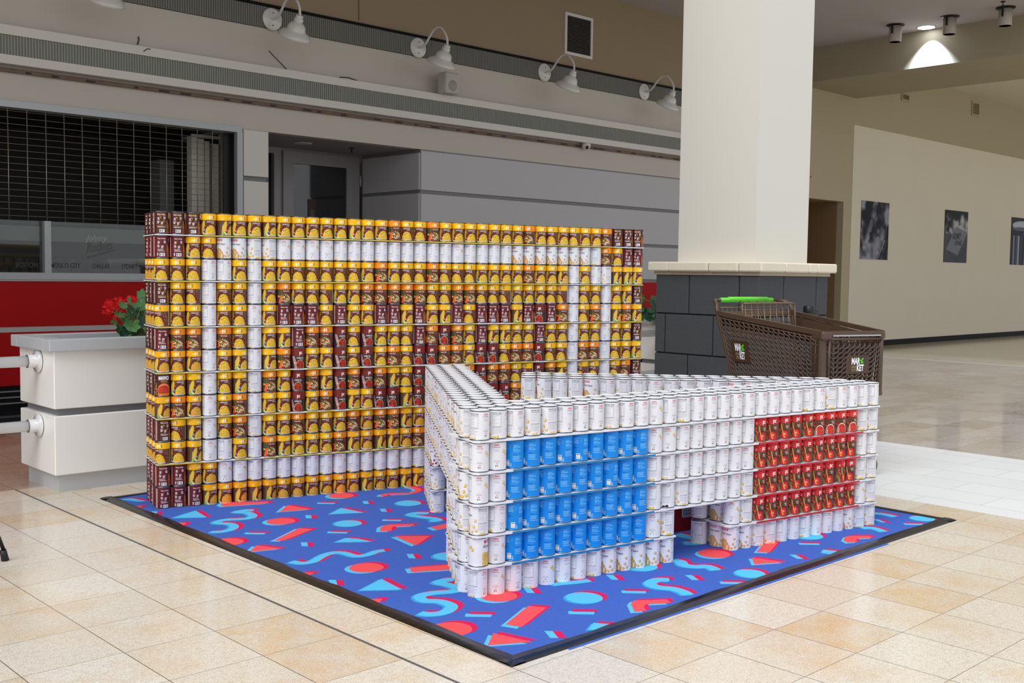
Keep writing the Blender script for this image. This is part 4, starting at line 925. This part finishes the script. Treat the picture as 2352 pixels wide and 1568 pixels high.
m = MB(); p = floor_pt(2304, 3, 4.77); m.lathe([(.03, -.01), (.03, 0)], dk, 12, (p.x, p.y, 4.77)); m.lathe([(.008, -.06), (.02, -.05), (.006, -.045), (.006, 0)], dk, 8, (p.x, p.y, 4.77)); o = m.build('sprinkler'); tag(o, 'small dark ceiling sprinkler near the right-hand cylinder light', 'sprinkler')
# air grilles
def vent(name, u0, u1, z0, z1, v, label, fc, n):
    V_ = thing(name, (u0, v, z0), label, 'vent'); m = MB(); w_, h = u1-u0, z1-z0; e = .035
    for a, b in (((0, -.02, 0), (w_, 0, e)), ((0, -.02, h-e), (w_, 0, h)), ((0, -.02, e), (e, 0, h-e)), ((w_-e, -.02, e), (w_, 0, h-e))): B(m, a, b, fc)
    m.build('frame', V_); m = MB(); B(m, (e, -.004, e), (w_-e, -.001, h-e), blackb if n > 10 else mat('olive', (130, 116, 72), .6)); m.build('backing', V_)
    m = MB()
    for k in range(n): z = e+(h-2*e)*(k+.5)/n; m.add([(e, -.018, z-.005), (w_-e, -.018, z-.005), (w_-e, -.006, z+.006), (e, -.006, z+.006)], [(0, 1, 2, 3)], mat('louvre', (128, 122, 110), .6) if n > 10 else mat('olive', (130, 116, 72), .6))
    m.build('louvres', V_)
vent('wall_vent', 7.428, 7.935, 3.94, 4.455, V0, 'white framed black louvred vent high on the tan wall above the lamps', lip, 22)
vent('wall_vent', 19.05, 19.40, 4.455, 4.735, V0, 'small olive vent high on the far wall above the posters', mat('olive_frame', (168, 158, 128), .6), 4)
p = on_v(2072, 222, 4.38); vent('wall_vent', p.x, p.x+.3, 4.40, 4.55, V0, 'small dark vent peeking below the beam on the far wall', mat('olive_frame'), 3)

# ---------------------------------------------------------------- gooseneck lamps
enam = mat('white_enamel', (214, 212, 208), .25, coat=.4)
def arc_pts():
    K = [(0, 0), (.03, 0), (.116, .011), (.19, .078), (.26, .145), (.33, .168), (.39, .158), (.455, .096), (.49, .04), (.5, .0), (.5, -.05)]; P = []
    for i in range(len(K)-1):
        a, b, c, d = [Vector((0, -K[k][0], K[k][1])) for k in (max(0, i-1), i, i+1, min(len(K)-1, i+2))]
        for t in (0, .33, .66): P.append(.5*((2*b)+(c-a)*t+(2*a-5*b+4*c-d)*t*t+(3*b-a-3*c+d)*t**3))
    return P+[Vector((0, -.5, -.05))]
for n, u in enumerate((1.45, 3.281, 5.102, 7.065, 8.961)):
    S = thing('gooseneck_lamp', (u, V0-.024, 3.66), 'white gooseneck wall lamp, %s of the five from left' % ('leftmost and mostly out of view,', 'second', 'third', 'fourth', 'rightmost')[n], 'wall lamp', group='gooseneck lamps on the fluted band')
    if n == 0: S['label'] = 'white gooseneck wall lamp cut by the top edge, leftmost of five'
    if n == 4: S['label'] = 'white gooseneck wall lamp beside the tall pillar, rightmost of five'
    m = MB(); m.lathe([(.108, 0), (.11, .006), (.10, .014), (.001, .02)], enam, 24, T=Matrix.Rotation(math.pi/2, 3, 'X')); m.build('wall_plate', S)
    m = MB(); [m.lathe([(.006, .012), (.006, .02), (.001, .021)], dk, 8, (0, 0, z), T=Matrix.Rotation(math.pi/2, 3, 'X')) for z in (-.06, .06)]; m.build('screws', S)
    A0 = arc_pts(); m = MB(); m.tube(A0, .013, enam, 8); m.build('arm', S)
    e = A0[-1]+Vector((0, 0, .01)); tl = Matrix.Rotation(math.radians(27), 3, 'X')
    m = MB(); m.lathe([(.036, .0), (.036, -.03), (.045, -.034), (.045, -.075), (.03, -.075)], enam, 16, e, T=tl, caps=False); m.build('socket', S)
    m = MB(); prof = [(.04, -.07), (.062, -.08), (.082, -.105), (.09, -.135), (.092, -.15), (.125, -.165), (.15, -.19), (.162, -.22), (.159, -.221), (.145, -.192), (.085, -.147), (.05, -.08)]
    m.lathe(prof, enam, 28, e, T=tl, caps=False); m.build('shade', S)
# speaker, camera, alcove fixtures
sp = mat('speaker_grey', (186, 182, 172), .6)
S = thing('loudspeaker', (5.42, 4.22, 3.18), 'small off-white loudspeaker on the ledge under the gooseneck lamps', 'loudspeaker')
m = MB(); B(m, (-.1, -.06, 0), (.1, .08, .23), sp, .012); m.build('cabinet', S); m = MB(); m.lathe([(.062, 0), (.058, .006), (.001, .01)], mat('speaker_cone', (160, 158, 150), .7), 20, (.005, -.058, .085), T=Matrix.Rotation(math.pi/2, 3, 'X')); m.build('grille', S)
S = thing('dome_camera', (7.79, 4.33, 2.866), 'small white dome security camera under the fluted ledge', 'camera')
m = MB(); m.lathe([(.001, -.085), (.035, -.08), (.055, -.05), (.06, -.02), (.05, 0)], lip, 16); m.build('housing', S); m = MB(); m.lathe([(.001, -.01), (.02, 0), (.024, .012), (.001, .014)], dk, 12, (-.03, -.04, -.055), T=Matrix.Rotation(math.radians(115), 3, 'X')); m.build('lens', S)
S = thing('alcove_downlight', (4.0, 4.95, 2.567), 'unlit recessed downlight in the alcove ceiling', 'ceiling light')
m = MB(); m.lathe([(.09, -.008), (.1, 0)], lip, 20); m.build('rim', S); m = MB(); m.lathe([(.08, -.009), (.04, -.004), (.001, -.004)], mat('chrome'), 20); m.build('reflector', S)
m = MB(); p = floor_pt(808, 341, 2.56); m.lathe([(.035, -.006), (.035, 0)], dk, 12, (p.x, p.y, 2.567)); m.lathe([(.02, -.05), (.018, -.045), (.006, -.04), (.006, 0)], dk, 8, (p.x, p.y, 2.567)); o = m.build('sprinkler'); tag(o, 'small sprinkler head in the alcove ceiling by the door', 'sprinkler')
wire = mat('wire', (70, 60, 50), .6)
def cable(P, lb, r=.004):
    m = MB(); m.tube(P, r, wire, 5); o = m.build('wire'); tag(o, lb, 'wire', 'loose wires on the storefront')
q = lambda x, y, v=V0-.006: tuple(on_v(x, y, v))
cable([q(618, 117), q(630, 130), q(645, 145), q(658, 159)], 'thin wire running down to the ledge below the second gooseneck lamp')
cable([q(316, 102), q(319, 92), q(318, 84)], 'short wire sticking up above the ledge, left of the lamps', .006); cable([q(330, 118, VF-.004), q(338, 112, VF-.004), q(346, 113, VF-.004)], 'curl of wire hanging over the ledge, left of the lamps', .004)
cable([q(778, 180), q(782, 177), q(800, 178), q(820, 185)], 'loose wire lying on the ledge between the second and third lamps', .005)
cable([q(824, 0), q(824.5, 47)], 'straight thin wire hanging down the tan wall', .003)

# ---------------------------------------------------------------- pillar
PU, PV, PSZ = 4.271, -.644, .95
blockm = mat('split_block', (76, 78, 81), .9, noise=.45, nscale=120, bump=.5, spec=.2); mort = mat('block_joint', (34, 36, 42), .9); capm = mat('cap_stone', (226, 217, 197), .7, noise=.06, nscale=60, bump=.2); colm = mat('column_paint', (219, 216, 206), .6); mor2 = mat('cap_mortar', (176, 162, 144), .8)
PIL = thing('pillar', (PU, PV, 0), 'tall cream square pillar on a dark block base with pale stone cap', 'pillar')
m = MB(); B(m, (.012, .012, 0), (PSZ-.012, PSZ-.012, 1.215), mort)
for c in range(4):
    z0, z1 = (.006, .291) if c == 0 else (.301+(c-1)*.308, .301+(c-1)*.308+.298)
    if c == 3: z1 = 1.212
    off = (.0, .225)[c % 2]
    cuts = sorted({0, PSZ}|{x for x in (off+.10, off+.10+.455, off+.10+.91) if .03 < x < PSZ-.03})
    for a, b in zip(cuts, cuts[1:]):
        g = .005
        B(m, (a+g, 0, z0), (b-g, .03, z1), blockm, .003); B(m, (a+g, PSZ-.03, z0), (b-g, PSZ, z1), blockm, .003)
        B(m, (0, PSZ-b+g, z0), (.03, PSZ-a-g, z1), blockm, .003); B(m, (PSZ-.03, a+g, z0), (PSZ, b-g, z1), blockm, .003)
m.build('block_base', PIL)
m = MB(); B(m, (-.01, -.01, 1.213), (PSZ+.01, PSZ+.01, 1.24), mor2); cuts = [-.05, .27, .60, .72, PSZ+.05]
for a, b in zip(cuts, cuts[1:]):
    B(m, (a+.003, -.05, 1.24), (b-.003, .15, 1.312), capm, .01); B(m, (a+.003, PSZ-.15, 1.24), (b-.003, PSZ+.05, 1.312), capm, .01)
for a, b in ((.15, .42), (.42, PSZ-.15)): B(m, (-.05, a+.003, 1.24), (.15, b-.003, 1.312), capm, .01); B(m, (PSZ-.15, a+.003, 1.24), (PSZ+.05, b-.003, 1.312), capm, .01)
B(m, (.1, .1, 1.24), (PSZ-.1, PSZ-.1, 1.31), capm)
m.build('stone_cap', PIL)
m = MB(); B(m, (.12, .12, 1.31), (PSZ-.12, PSZ-.12, 6.5), colm); m.build('column', PIL)
# ---------------------------------------------------------------- planters and rails
pw = mat('planter_white', (252, 251, 249), .35); pg = mat('planter_grey', (194, 199, 204), .4); soil = mat('soil', (50, 44, 40), .95); railm = mat('rail_white', (238, 238, 240), .25, coat=.3)
def planter(u0, u1, v0, v1, label):
    P = thing('planter', (u0, v0, 0), label, 'planter', group='white planters along the storefront'); w_, d = u1-u0, v1-v0; e = .03
    m = MB(); B(m, (0, 0, 0), (w_, d, .12), pg); B(m, (.0, .0, .40), (w_, d, .47), mat('planter_groove', (128, 130, 134), .5)); m.build('plinth', P)
    m = MB(); B(m, (-e, -e, .095), (w_+e, d+e, .413), pw, .004); B(m, (-e, -e, .452), (w_+e, d+e, .766), pw, .004); m.build('body', P)
    m = MB(); c = .065; t = .07
    for a, b in (((-c, -c), (w_+c, -c+t+.02)), ((-c, d+c-t-.02), (w_+c, d+c)), ((-c, -c+t+.02), (-c+t+.02, d+c-t-.02)), ((w_+c-t-.02, -c+t+.02), (w_+c, d+c-t-.02))): B(m, (*a, .762), (*b, .826), pg, .003)
    m.build('rim', P); m = MB(); B(m, (.03, .03, .765), (w_-.03, d-.03, .775), soil); m.build('soil', P); return P
planter(-.197, 2.6, .748, 1.195, 'long white planter box with grey rim, left, behind the tall can wall')
planter(5.2, 7.2, .748, 1.195, 'white planter box with ivy, glimpsed between the can wall and the pillar')
def rail(u0, u1, z, fl, label):
    R = thing('handrail', (u0, .93, z), label, 'handrail', group='white tube rails between the planters'); L_ = u1-u0; Y = Matrix.Rotation(math.pi/2, 3, 'Y')
    m = MB(); m.lathe([(.03, 0), (.03, L_)], railm, 20, T=Y); m.build('tube', R)
    for x in fl:
        m = MB(); s = -1 if x > 0 else 1; m.lathe([(.062, 0), (.062, .012*s), (.036, .014*s), (.036, .06*s)], railm, 20, (x, 0, 0), T=Y, caps=False); m.build('flange', R)
rail(-6, -.229, .697, [5.769], 'upper white tube rail fixed to the left planter'); rail(-6, -.229, .345, [5.769], 'lower white tube rail fixed to the left planter')
rail(2.632, 5.168, .697, [0, 2.534], 'upper white tube rail running to the right planter'); rail(2.632, 5.168, .345, [0, 2.534], 'lower white tube rail running to the right planter')
# plants
lf = [mat('leaf_a', (62, 112, 60), .5), mat('leaf_b', (84, 134, 72), .5), mat('leaf_c', (40, 84, 56), .5)]; pet = mat('petal_red', (226, 16, 24), .5); stem = mat('stem', (120, 130, 70), .6)
def leaf(m, c, r, nrm, mt, lob=7):
    n = Vector(nrm).normalized(); a = n.orthogonal().normalized(); a.rotate(Matrix.Rotation(random.uniform(0, 6.28), 3, n)); b = n.cross(a); V = [tuple(Vector(c)-n*r*.25)]; K = lob*4
    for k in range(K):
        t = 2*math.pi*k/K+.22; rr = r*(.9+.1*math.cos(lob*t)); 
        if abs(math.atan2(math.sin(t), math.cos(t))) < .25: rr *= .55
        V.append(tuple(Vector(c)+a*rr*math.cos(t)+b*rr*math.sin(t)+n*r*.12*math.cos(lob*t)))
    m.add(V, [(0, 1+k, 1+(k+1) % K) for k in range(K)], mt, True)
def pt(x, y, v): return on_v(x, y, v)
PL = thing('geranium', (.35, .97, .775), 'red-flowered geranium with round green leaves in the left planter', 'plant'); base = Vector((.35, .97, .775))
S = MB(); Lm = MB(); Fm = MB()
LP = [(286,729,15),(303,745,21),(296,762,18),(325,700,19),(318,728,20),(301,715,17),(276,756,16),(322,760,17),(288,770,17),(305,690,15),(331,680,20),(312,706,12),(275,722,13),(294,738,14),(330,740,20),(283,700,11),(262,740,9),(310,775,14),(326,715,18),(340,695,20),(345,725,20),(350,755,22),(338,770,18),(296,778,13)]
for i, (x, y, r) in enumerate(LP):
    v = 1.0+random.uniform(-.12, .12); p = pt(x, y, v)-base; r_ = r/2479*6.3
    leaf(Lm, p, r_, (random.uniform(-.6, .6), -1, random.uniform(.1, 1.2)), lf[i % 3]); b0 = Vector((random.uniform(-.03, .06), random.uniform(-.03, .03), 0)); S.tube([b0, (b0+p)/2+Vector((random.uniform(-.02, .02), .02, .01)), p], .003, stem, 5)
for (cx, cy, rr, n) in ((262, 702, 22, 34), (250, 712, 16, 26), (280, 694, 14, 20), (309, 688, 9, 12), (262, 726, 12, 14), (246, 698, 8, 8)):
    for k in range(n):
        x, y = cx+random.gauss(0, rr*.45), cy+random.gauss(0, rr*.4); p = pt(x, y, .97+random.uniform(-.05, .05))-base
        for q_ in range(4):
            t = q_*1.57+random.random(); d = Vector((math.cos(t), random.uniform(-.5, .1), math.sin(t))).normalized()*.013; sd = Vector((-d.z, 0, d.x))*.45; Fm.add([p, p+d*.6+sd, p+d*1.15, p+d*.6-sd], [(0, 1, 2, 3)], pet)
    p = pt(cx, cy, .97)-base; S.tube([(0, 0, 0), p*.55+Vector((0, .01, .05)), p], .004, stem, 5)
S.build('stems', PL); Lm.build('leaves', PL); Fm.build('flowers', PL)
PL = thing('ivy_plant', (5.5, .97, .775), 'dark green leafy plant in the right planter beside the pillar', 'plant'); base = Vector((5.5, .97, .775)); S = MB(); Lm = MB()
for k in range(150):
    p = Vector((random.gauss(-.22, .2), random.uniform(-.28, .2), min(.27, .03+abs(random.gauss(.06, .08))))); p.x = max(-.47, p.x)
    if p.y < -.2: p.z = random.uniform(-.02, .14)
    leaf(Lm, p, random.uniform(.03, .05), (random.uniform(-.8, .3), -1, random.uniform(0, 1)), lf[random.choice((0, 2, 2))], 5)
    if k % 5 == 0: S.tube([(p.x*.4, 0, 0), p*.6+Vector((0, 0, .03)), p], .003, stem, 5)
S.build('stems', PL); Lm.build('leaves', PL)
# tripod at the left edge
TP = thing('tripod', (-1.16, -.52, 0), 'black tripod whose rubber foot pokes in at the left edge', 'tripod'); bk = mat('tripod_black', (16, 16, 18), .45)
ft = floor_pt(12, 1287)-Vector((-1.16, -.52, 0))
for a in (0, 2.094, 4.189):
    f = Vector((ft.x*math.cos(a)-ft.y*math.sin(a), ft.x*math.sin(a)+ft.y*math.cos(a), .0)); m = MB(); m.tube([f+Vector((0, 0, .03)), f*.5+Vector((0, 0, .42)), Vector((f.x*.05, f.y*.05, .8))], .008, bk, 8); Lg = m.build('leg', TP)
    m = MB(); m.tube([f+Vector((0, 0, .0)), f*.97+Vector((0, 0, .045))], [.016, .013], bk, 10); m.build('rubber_foot', Lg)
m = MB(); m.lathe([(.025, .78), (.025, 1.0), (.012, 1.0), (.012, 1.35)], bk, 12); m.build('pole', TP)
# belt barrier post
p = floor_pt(1859, 702, 1.0); d_ = (p-CAM); p = CAM+d_*(7.82/d_.length); 
S = thing('barrier_post', (p.x, p.y, 0), 'black belt barrier post standing behind the shopping cart', 'post'); m = MB(); m.lathe([(.14, 0), (.14, .012), (.03, .03), (.028, .9)], bk, 20); m.build('pole', S)
m = MB(); m.lathe([(.042, .9), (.042, 1.0), (.034, 1.012), (.001, 1.014)], bk, 10); B(m, (.02, -.04, .905), (.066, .04, .985), bk, .004); m.build('head', S)

# ---------------------------------------------------------------- shopping cart
CH = -1.898
CT = thing('shopping_cart', (3.484, -1.840, 0), 'brown plastic shopping cart with green handle behind the low can block', 'shopping cart', rz=CH)
cb = mat('cart_brown', (80, 60, 46), .36, noise=.06, nscale=12); cdk = mat('cart_dark', (58, 42, 32), .5); cmt = mat('cart_metal', (128, 106, 86), .35, .6); grn = mat('handle_green', (96, 214, 40), .35); silv = mat('cart_silver', (190, 190, 190), .3, .8); whl = mat('wheel_grey', (70, 68, 66), .5)
WF, WR, CL = .231, .308, .946
def lattice(q, rows, cols, m, mt, flip=False, skip=None, r=.0058, out=.008, nrm=None):
    """q: four corners TL, TR, BR, BL"""
    TL, TR, BR, BL = [Vector(p) for p in q]; n = (TR-TL).cross(BL-TL).normalized()
    if nrm is not None and n.dot(Vector(nrm)) < 0: n = -n
    P = lambda u, v: (TL*(1-u)+TR*u)*(1-v)+(BL*(1-u)+BR*u)*v
    for r_ in range(rows):
        for c in range(cols):
            u0, v0 = c/cols, r_/rows; du, dv = 1/cols, 1/rows
            if skip and skip(u0+du/2, v0+dv/2): continue
            pts = []
            for k in range(6):
                t = k/5; a = t*math.pi/2; uu = 1.25*(1-math.cos(a)); vv = 1.15*math.sin(a)
                if flip: uu = 1.2-uu
                pts.append(P(min(1, max(0, u0+du*(uu if not flip else uu))), min(1, v0+dv*vv))+n*out*math.sin(t*math.pi))
            m.tube(pts, r, mt, 4)
        a, b = P(0, (r_+.5)/rows), P(1, (r_+.5)/rows)
    for c in range(cols+1): m.tube([P(c/cols, 0)-n*.006, P(c/cols, 1)-n*.006], r*.6, cdk, 4)
    for r_ in range(rows+1): m.tube([P(0, r_/rows)-n*.006, P(1, r_/rows)-n*.006], r*.6, cdk, 4)
    return P, n
def plate(P, n, u0, u1, v0, v1, par):
    ax = (P(u1, v0)-P(u0, v0)); ax.z *= .4; w_ = ax.length; ax.normalize(); ay = (P(u0, v0)-P(u0, v1)); h = ay.length; ay.normalize(); ay = Vector((ay.x*.35, ay.y, ay.z)).normalized(); o = P(u0, v1)+n*.012
    m = MB(); rr = .008; poly = []
    for cx, cy, a0 in ((w_-rr, h-rr, 0), (rr, h-rr, 90), (rr, rr, 180), (w_-rr, rr, 270)):
        for k in range(4): a = math.radians(a0+k*30); poly.append(o+ax*(cx+rr*math.cos(a))+ay*(cy+rr*math.sin(a)))
    if ax.cross(ay).dot(n) < 0: poly = poly[::-1]
    m.prism(poly, -n*.008, mat('plate_brown', (66, 44, 24), .4)); pl = m.build('name_plate', par)
    m = MB(); wh = mat('plate_white', (244, 244, 248), .5); off = n*.0012
    text3d(m, 'MAR', o+ax*w_*.24+ay*h*.50, ax, ay, h*.36, wh, .035, 0, w_*.36, off); text3d(m, 'KET', o+ax*w_*.47+ay*h*.14, ax, ay, h*.35, wh, .035, 0, w_*.30, off)
    gg = mat('plate_green', (80, 190, 50), .5)
    for a, l, x, y in ((60, .16, .64, .52), (110, .13, .67, .6), (20, .14, .66, .56), (150, .12, .66, .68), (75, .14, .68, .68), (35, .12, .68, .74)):
        c = o+ax*w_*x+ay*h*y+off*1.2; d = (ax*math.cos(math.radians(a))+ay*math.sin(math.radians(a)))*h*l*1.3; s = n.cross(d)*.35; m.add([c, c+d*.5+s, c+d, c+d*.5-s], [(0, 3, 2, 1) if s.cross(d).dot(n) > 0 else (0, 1, 2, 3)], gg)
    be = mat('plate_beige', (170, 156, 116), .5)
    for y in (.14, .42): c = o+ax*w_*.24+ay*h*y+off; m.add([c, c+ax*w_*.21, c+ax*w_*.21+ay*h*.012, c+ay*h*.012], [(0, 1, 2, 3)], be)
    text3d(m, 'BE FRESH', o+ax*w_*.24+ay*h*.32, ax, ay, h*.07, be, .02, 0, w_*.21, off); text3d(m, 'GROCERY', o+ax*w_*.24+ay*h*.2, ax, ay, h*.07, be, .02, 0, w_*.21, off)
    m.build('lettering', pl)
for s in (-1, 1):
    TLr, TRf, BRf, BLr = (-CL+.03, s*WR, .94), (-.06, s*(WF+.004), .862), (-.07, s*(WF-.035), .535), (-CL+.17, s*(WR-.05), .47)
    m = MB(); P, n = lattice((TLr, TRf, BRf, BLr), 13, 19, m, cb, skip=lambda u, v: .05 < u < .25 and .30 < v < .62, nrm=(0, s, 0))
    m.tube([TLr, BLr], .012, cb, 6); m.tube([BLr, BRf], .01, cb, 6); m.tube([TRf, BRf], .01, cb, 6)
    m.add([Vector(p)-n*.014 for p in (TLr, TRf, Vector(TRf)*.86+Vector(BRf)*.14, Vector(TLr)*.88+Vector(BLr)*.12)], [(0, 1, 2, 3)], cb)
    sd = m.build('side_panel', CT)
    if s < 0: plate(P, n, .05, .25, .31, .60, sd)
m = MB()
P, n = lattice([(0, -.165, .82), (0, .195, .82), (-.02, .185, .56), (-.02, -.155, .56)], 9, 9, m, cb, flip=True, skip=lambda u, v: .28 < u < .82 and .25 < v < .72, nrm=(1, 0, 0))
for a, b in (((0, -.185, .845), (0, .215, .845)), ((-.015, -.18, .535), (-.015, .21, .535)), ((0, .215, .87), (-.02, .205, .52)), ((0, -.182, .87), (-.02, -.172, .52))): m.tube([a, b], .009, cb, 6)
for k in range(6): y = -.165+.36*k/5; m.tube([(0, y, .86), (-.002, y, .82)], .004, cb, 4)
for k in range(5): z = .79-k*.055; m.tube([(-.002, .195, z), (-.002, .22, z)], .004, cb, 4); m.tube([(-.002, -.165, z), (-.002, -.185, z)], .004, cb, 4)
m.box((-.03, .208, .52), (0, .236, .885), cb, .006); m.box((-.03, -.20, .50), (.004, .236, .528), cb, .006)
fp = m.build('front_panel', CT); plate(P, n, .30, .80, .27, .70, fp)
m = MB()
m.box((-.06, .2, .838), (.012, .242, .892), cb, .012); m.build('corner_cap', CT); m = MB(); m.box((-.10, -.245, .838), (.012, -.165, .892), cb, .012)
m.build('corner_cap', CT); m = MB(); m.box((-.095, -.238, .50), (-.012, -.185, .86), cb, .01)
for k in range(6): z = .53+k*.055; m.box((-.088, -.243, z), (-.03, -.234, z+.008), cb); m.box((-.086, -.2405, z+.012), (-.034, -.237, z+.044), cdk)
m.tube([(-.055, -.24, .53), (-.055, -.24, .85)], .004, cb, 4)
m.build('corner_post', CT)
m = MB()
def bar(a, b, hw, hh, mt):
    a, b = Vector(a), Vector(b); d = (b-a).normalized(); s = d.cross(Vector((0, 0, 1))).normalized()*hw; u = Vector((0, 0, 1))*hh
    V = [p+s*i+u*j for p in (a, b) for i, j in ((-1, -1), (1, -1), (1, 1), (-1, 1))]; m.add(V, [(3, 2, 1, 0), (4, 5, 6, 7)]+[(k, (k+1) % 4, 4+(k+1) % 4, 4+k) for k in range(4)], mt)
for s in (-1, 1): bar((-CL, s*WR, .965), (-.01, s*WF, .88), .012, .014, cb); bar((-CL+.02, s*(WR+.003), .935), (-.06, s*(WF+.003), .852), .006, .004, cmt)
bar((-.005, -WF, .878), (-.005, WF, .878), .012, .014, cb); bar((.008, -.165, .866), (.008, .2, .866), .002, .004, silv); bar((-CL, -WR, .965), (-CL, WR, .965), .008, .01, cmt)
m.build('rim', CT)
m = MB()
for k in range(12): t = k/11; x = -CL+.2+t*(CL-.24); y = (WR-.05)*(1-t)+(WF-.035)*t; z = .472+t*.06; m.tube([(x, -y, z), (x, y, z)], .005, cdk, 4)
for k in range(7): y = -1+2*k/6; m.tube([(-CL+.18, y*(WR-.05), .47), (-.05, y*(WF-.035), .533)], .005, cdk, 4)
m.build('basket_floor', CT)
m = MB()
for s in (-1, 1):
    m.tube([(-CL+.2, s*(WR-.06), .30), (-CL+.14, s*(WR-.045), .52), (-CL+.01, s*WR, .94), (-CL-.005, s*WR, .99), (-CL-.02, s*(WR-.005), 1.02), (-CL-.06, s*(WR-.02), 1.04), (-CL-.1, s*(WR-.06), 1.045)], .0135, cb, 8)
    m.tube([(-CL+.2, s*(WR-.06), .30), (-CL+.1, s*(WR-.05), .16), (-.3, s*.24, .15), (-.12, s*.25, .15)], .013, cb, 8); m.tube([(-.3, s*.24, .15), (-.16, s*.2, .52)], .011, cb, 8)
m.tube([(-CL+.12, -.26, .2), (-CL+.12, .26, .2)], .01, cb, 6); m.tube([(-.2, -.24, .15), (-.2, .24, .15)], .01, cb, 6)
for k in range(6): y = -.2+.08*k; m.tube([(-CL+.12, y, .2), (-.2, y*.9, .16)], .005, cb, 4)
m.build('chassis', CT)
m = MB(); m.tube([(-CL-.1, -.25, 1.045), (-CL-.1, .25, 1.045)], .012, cb, 10); Hn = m.build('handle', CT)
m = MB(); m.tube([(-CL-.1, -.215, 1.047), (-CL-.1, .215, 1.047)], .0165, grn, 12); m.tube([(-CL-.1, -.15, 1.052), (-CL-.1, .17, 1.052)], .0175, grn, 12); m.build('green_grip', Hn)
m = MB()
for k in range(15): y = -.27+.54*k/14; m.tube([(-CL+.0, y, 1.0), (-CL+.02, y, .8), (-CL+.1, y, .60)], .0028, cmt, 5)
for z, x in ((1.0, -CL), (.95, -CL+.005), (.9, -CL+.01), (.83, -CL+.018), (.7, -CL+.06)): m.tube([(x, -.285, z), (x, .285, z)], .0035, cmt, 5)
m.build('rear_gate', CT)
m = MB(); xs = -CL+.17
for k in range(9): y = -.2+.4*k/8; m.tube([(xs-.02, y, 1.03), (xs, y, .9), (xs+.02, y, .78), (-CL+.03, y, .77)], .003, cmt, 5)
for z in (1.03, .99, .95, .86): m.tube([(xs-.02, -.215, z), (xs-.02, .215, z)], .0035, cmt, 5)
for k in range(5):
    y = -.14+.07*k; m.tube([(-CL+.02+.02*math.cos(a), y, 1.02+.022*math.sin(a)) for a in [math.pi*j/6 for j in range(7)]], .003, cmt, 5)
m.tube([(xs-.02, -.215, .86), (xs-.03, -.215, 1.02), (xs-.03, -.19, 1.035), (xs-.03, .19, 1.035), (xs-.03, .215, 1.02), (xs-.02, .215, .86)], .006, cmt, 6)
m.box((-CL+.03, -.2, .80), (-CL+.04, .2, .90), mat('seat_flap', (112, 88, 72), .6)); m.build('child_seat', CT)
for x, y in ((-.12, .262), (-.12, -.262), (-CL+.14, .25), (-CL+.14, -.25)):
    Y = Matrix.Rotation(math.pi/2, 3, 'X'); m = MB(); m.lathe([(.02, -.014), (.058, -.014), (.0625, -.008), (.0625, .008), (.058, .014), (.02, .014)], whl, 20, (x, y, .0625), T=Y); Wh = m.build('wheel', CT)
    m = MB(); m.box((x-.02, y-.022, .06), (x+.02, y-.017, .125), cmt); m.box((x-.02, y+.017, .06), (x+.02, y+.022, .125), cmt); m.box((x-.02, y-.022, .12), (x+.02, y+.022, .145), cmt); m.build('caster_fork', Wh)
# tiny grey knob of tape/paper scraps are left out
bpy.context.view_layer.update()
print('cans', NCAN[0], 'white total', len(WHITE), 'inner', len(INNER))
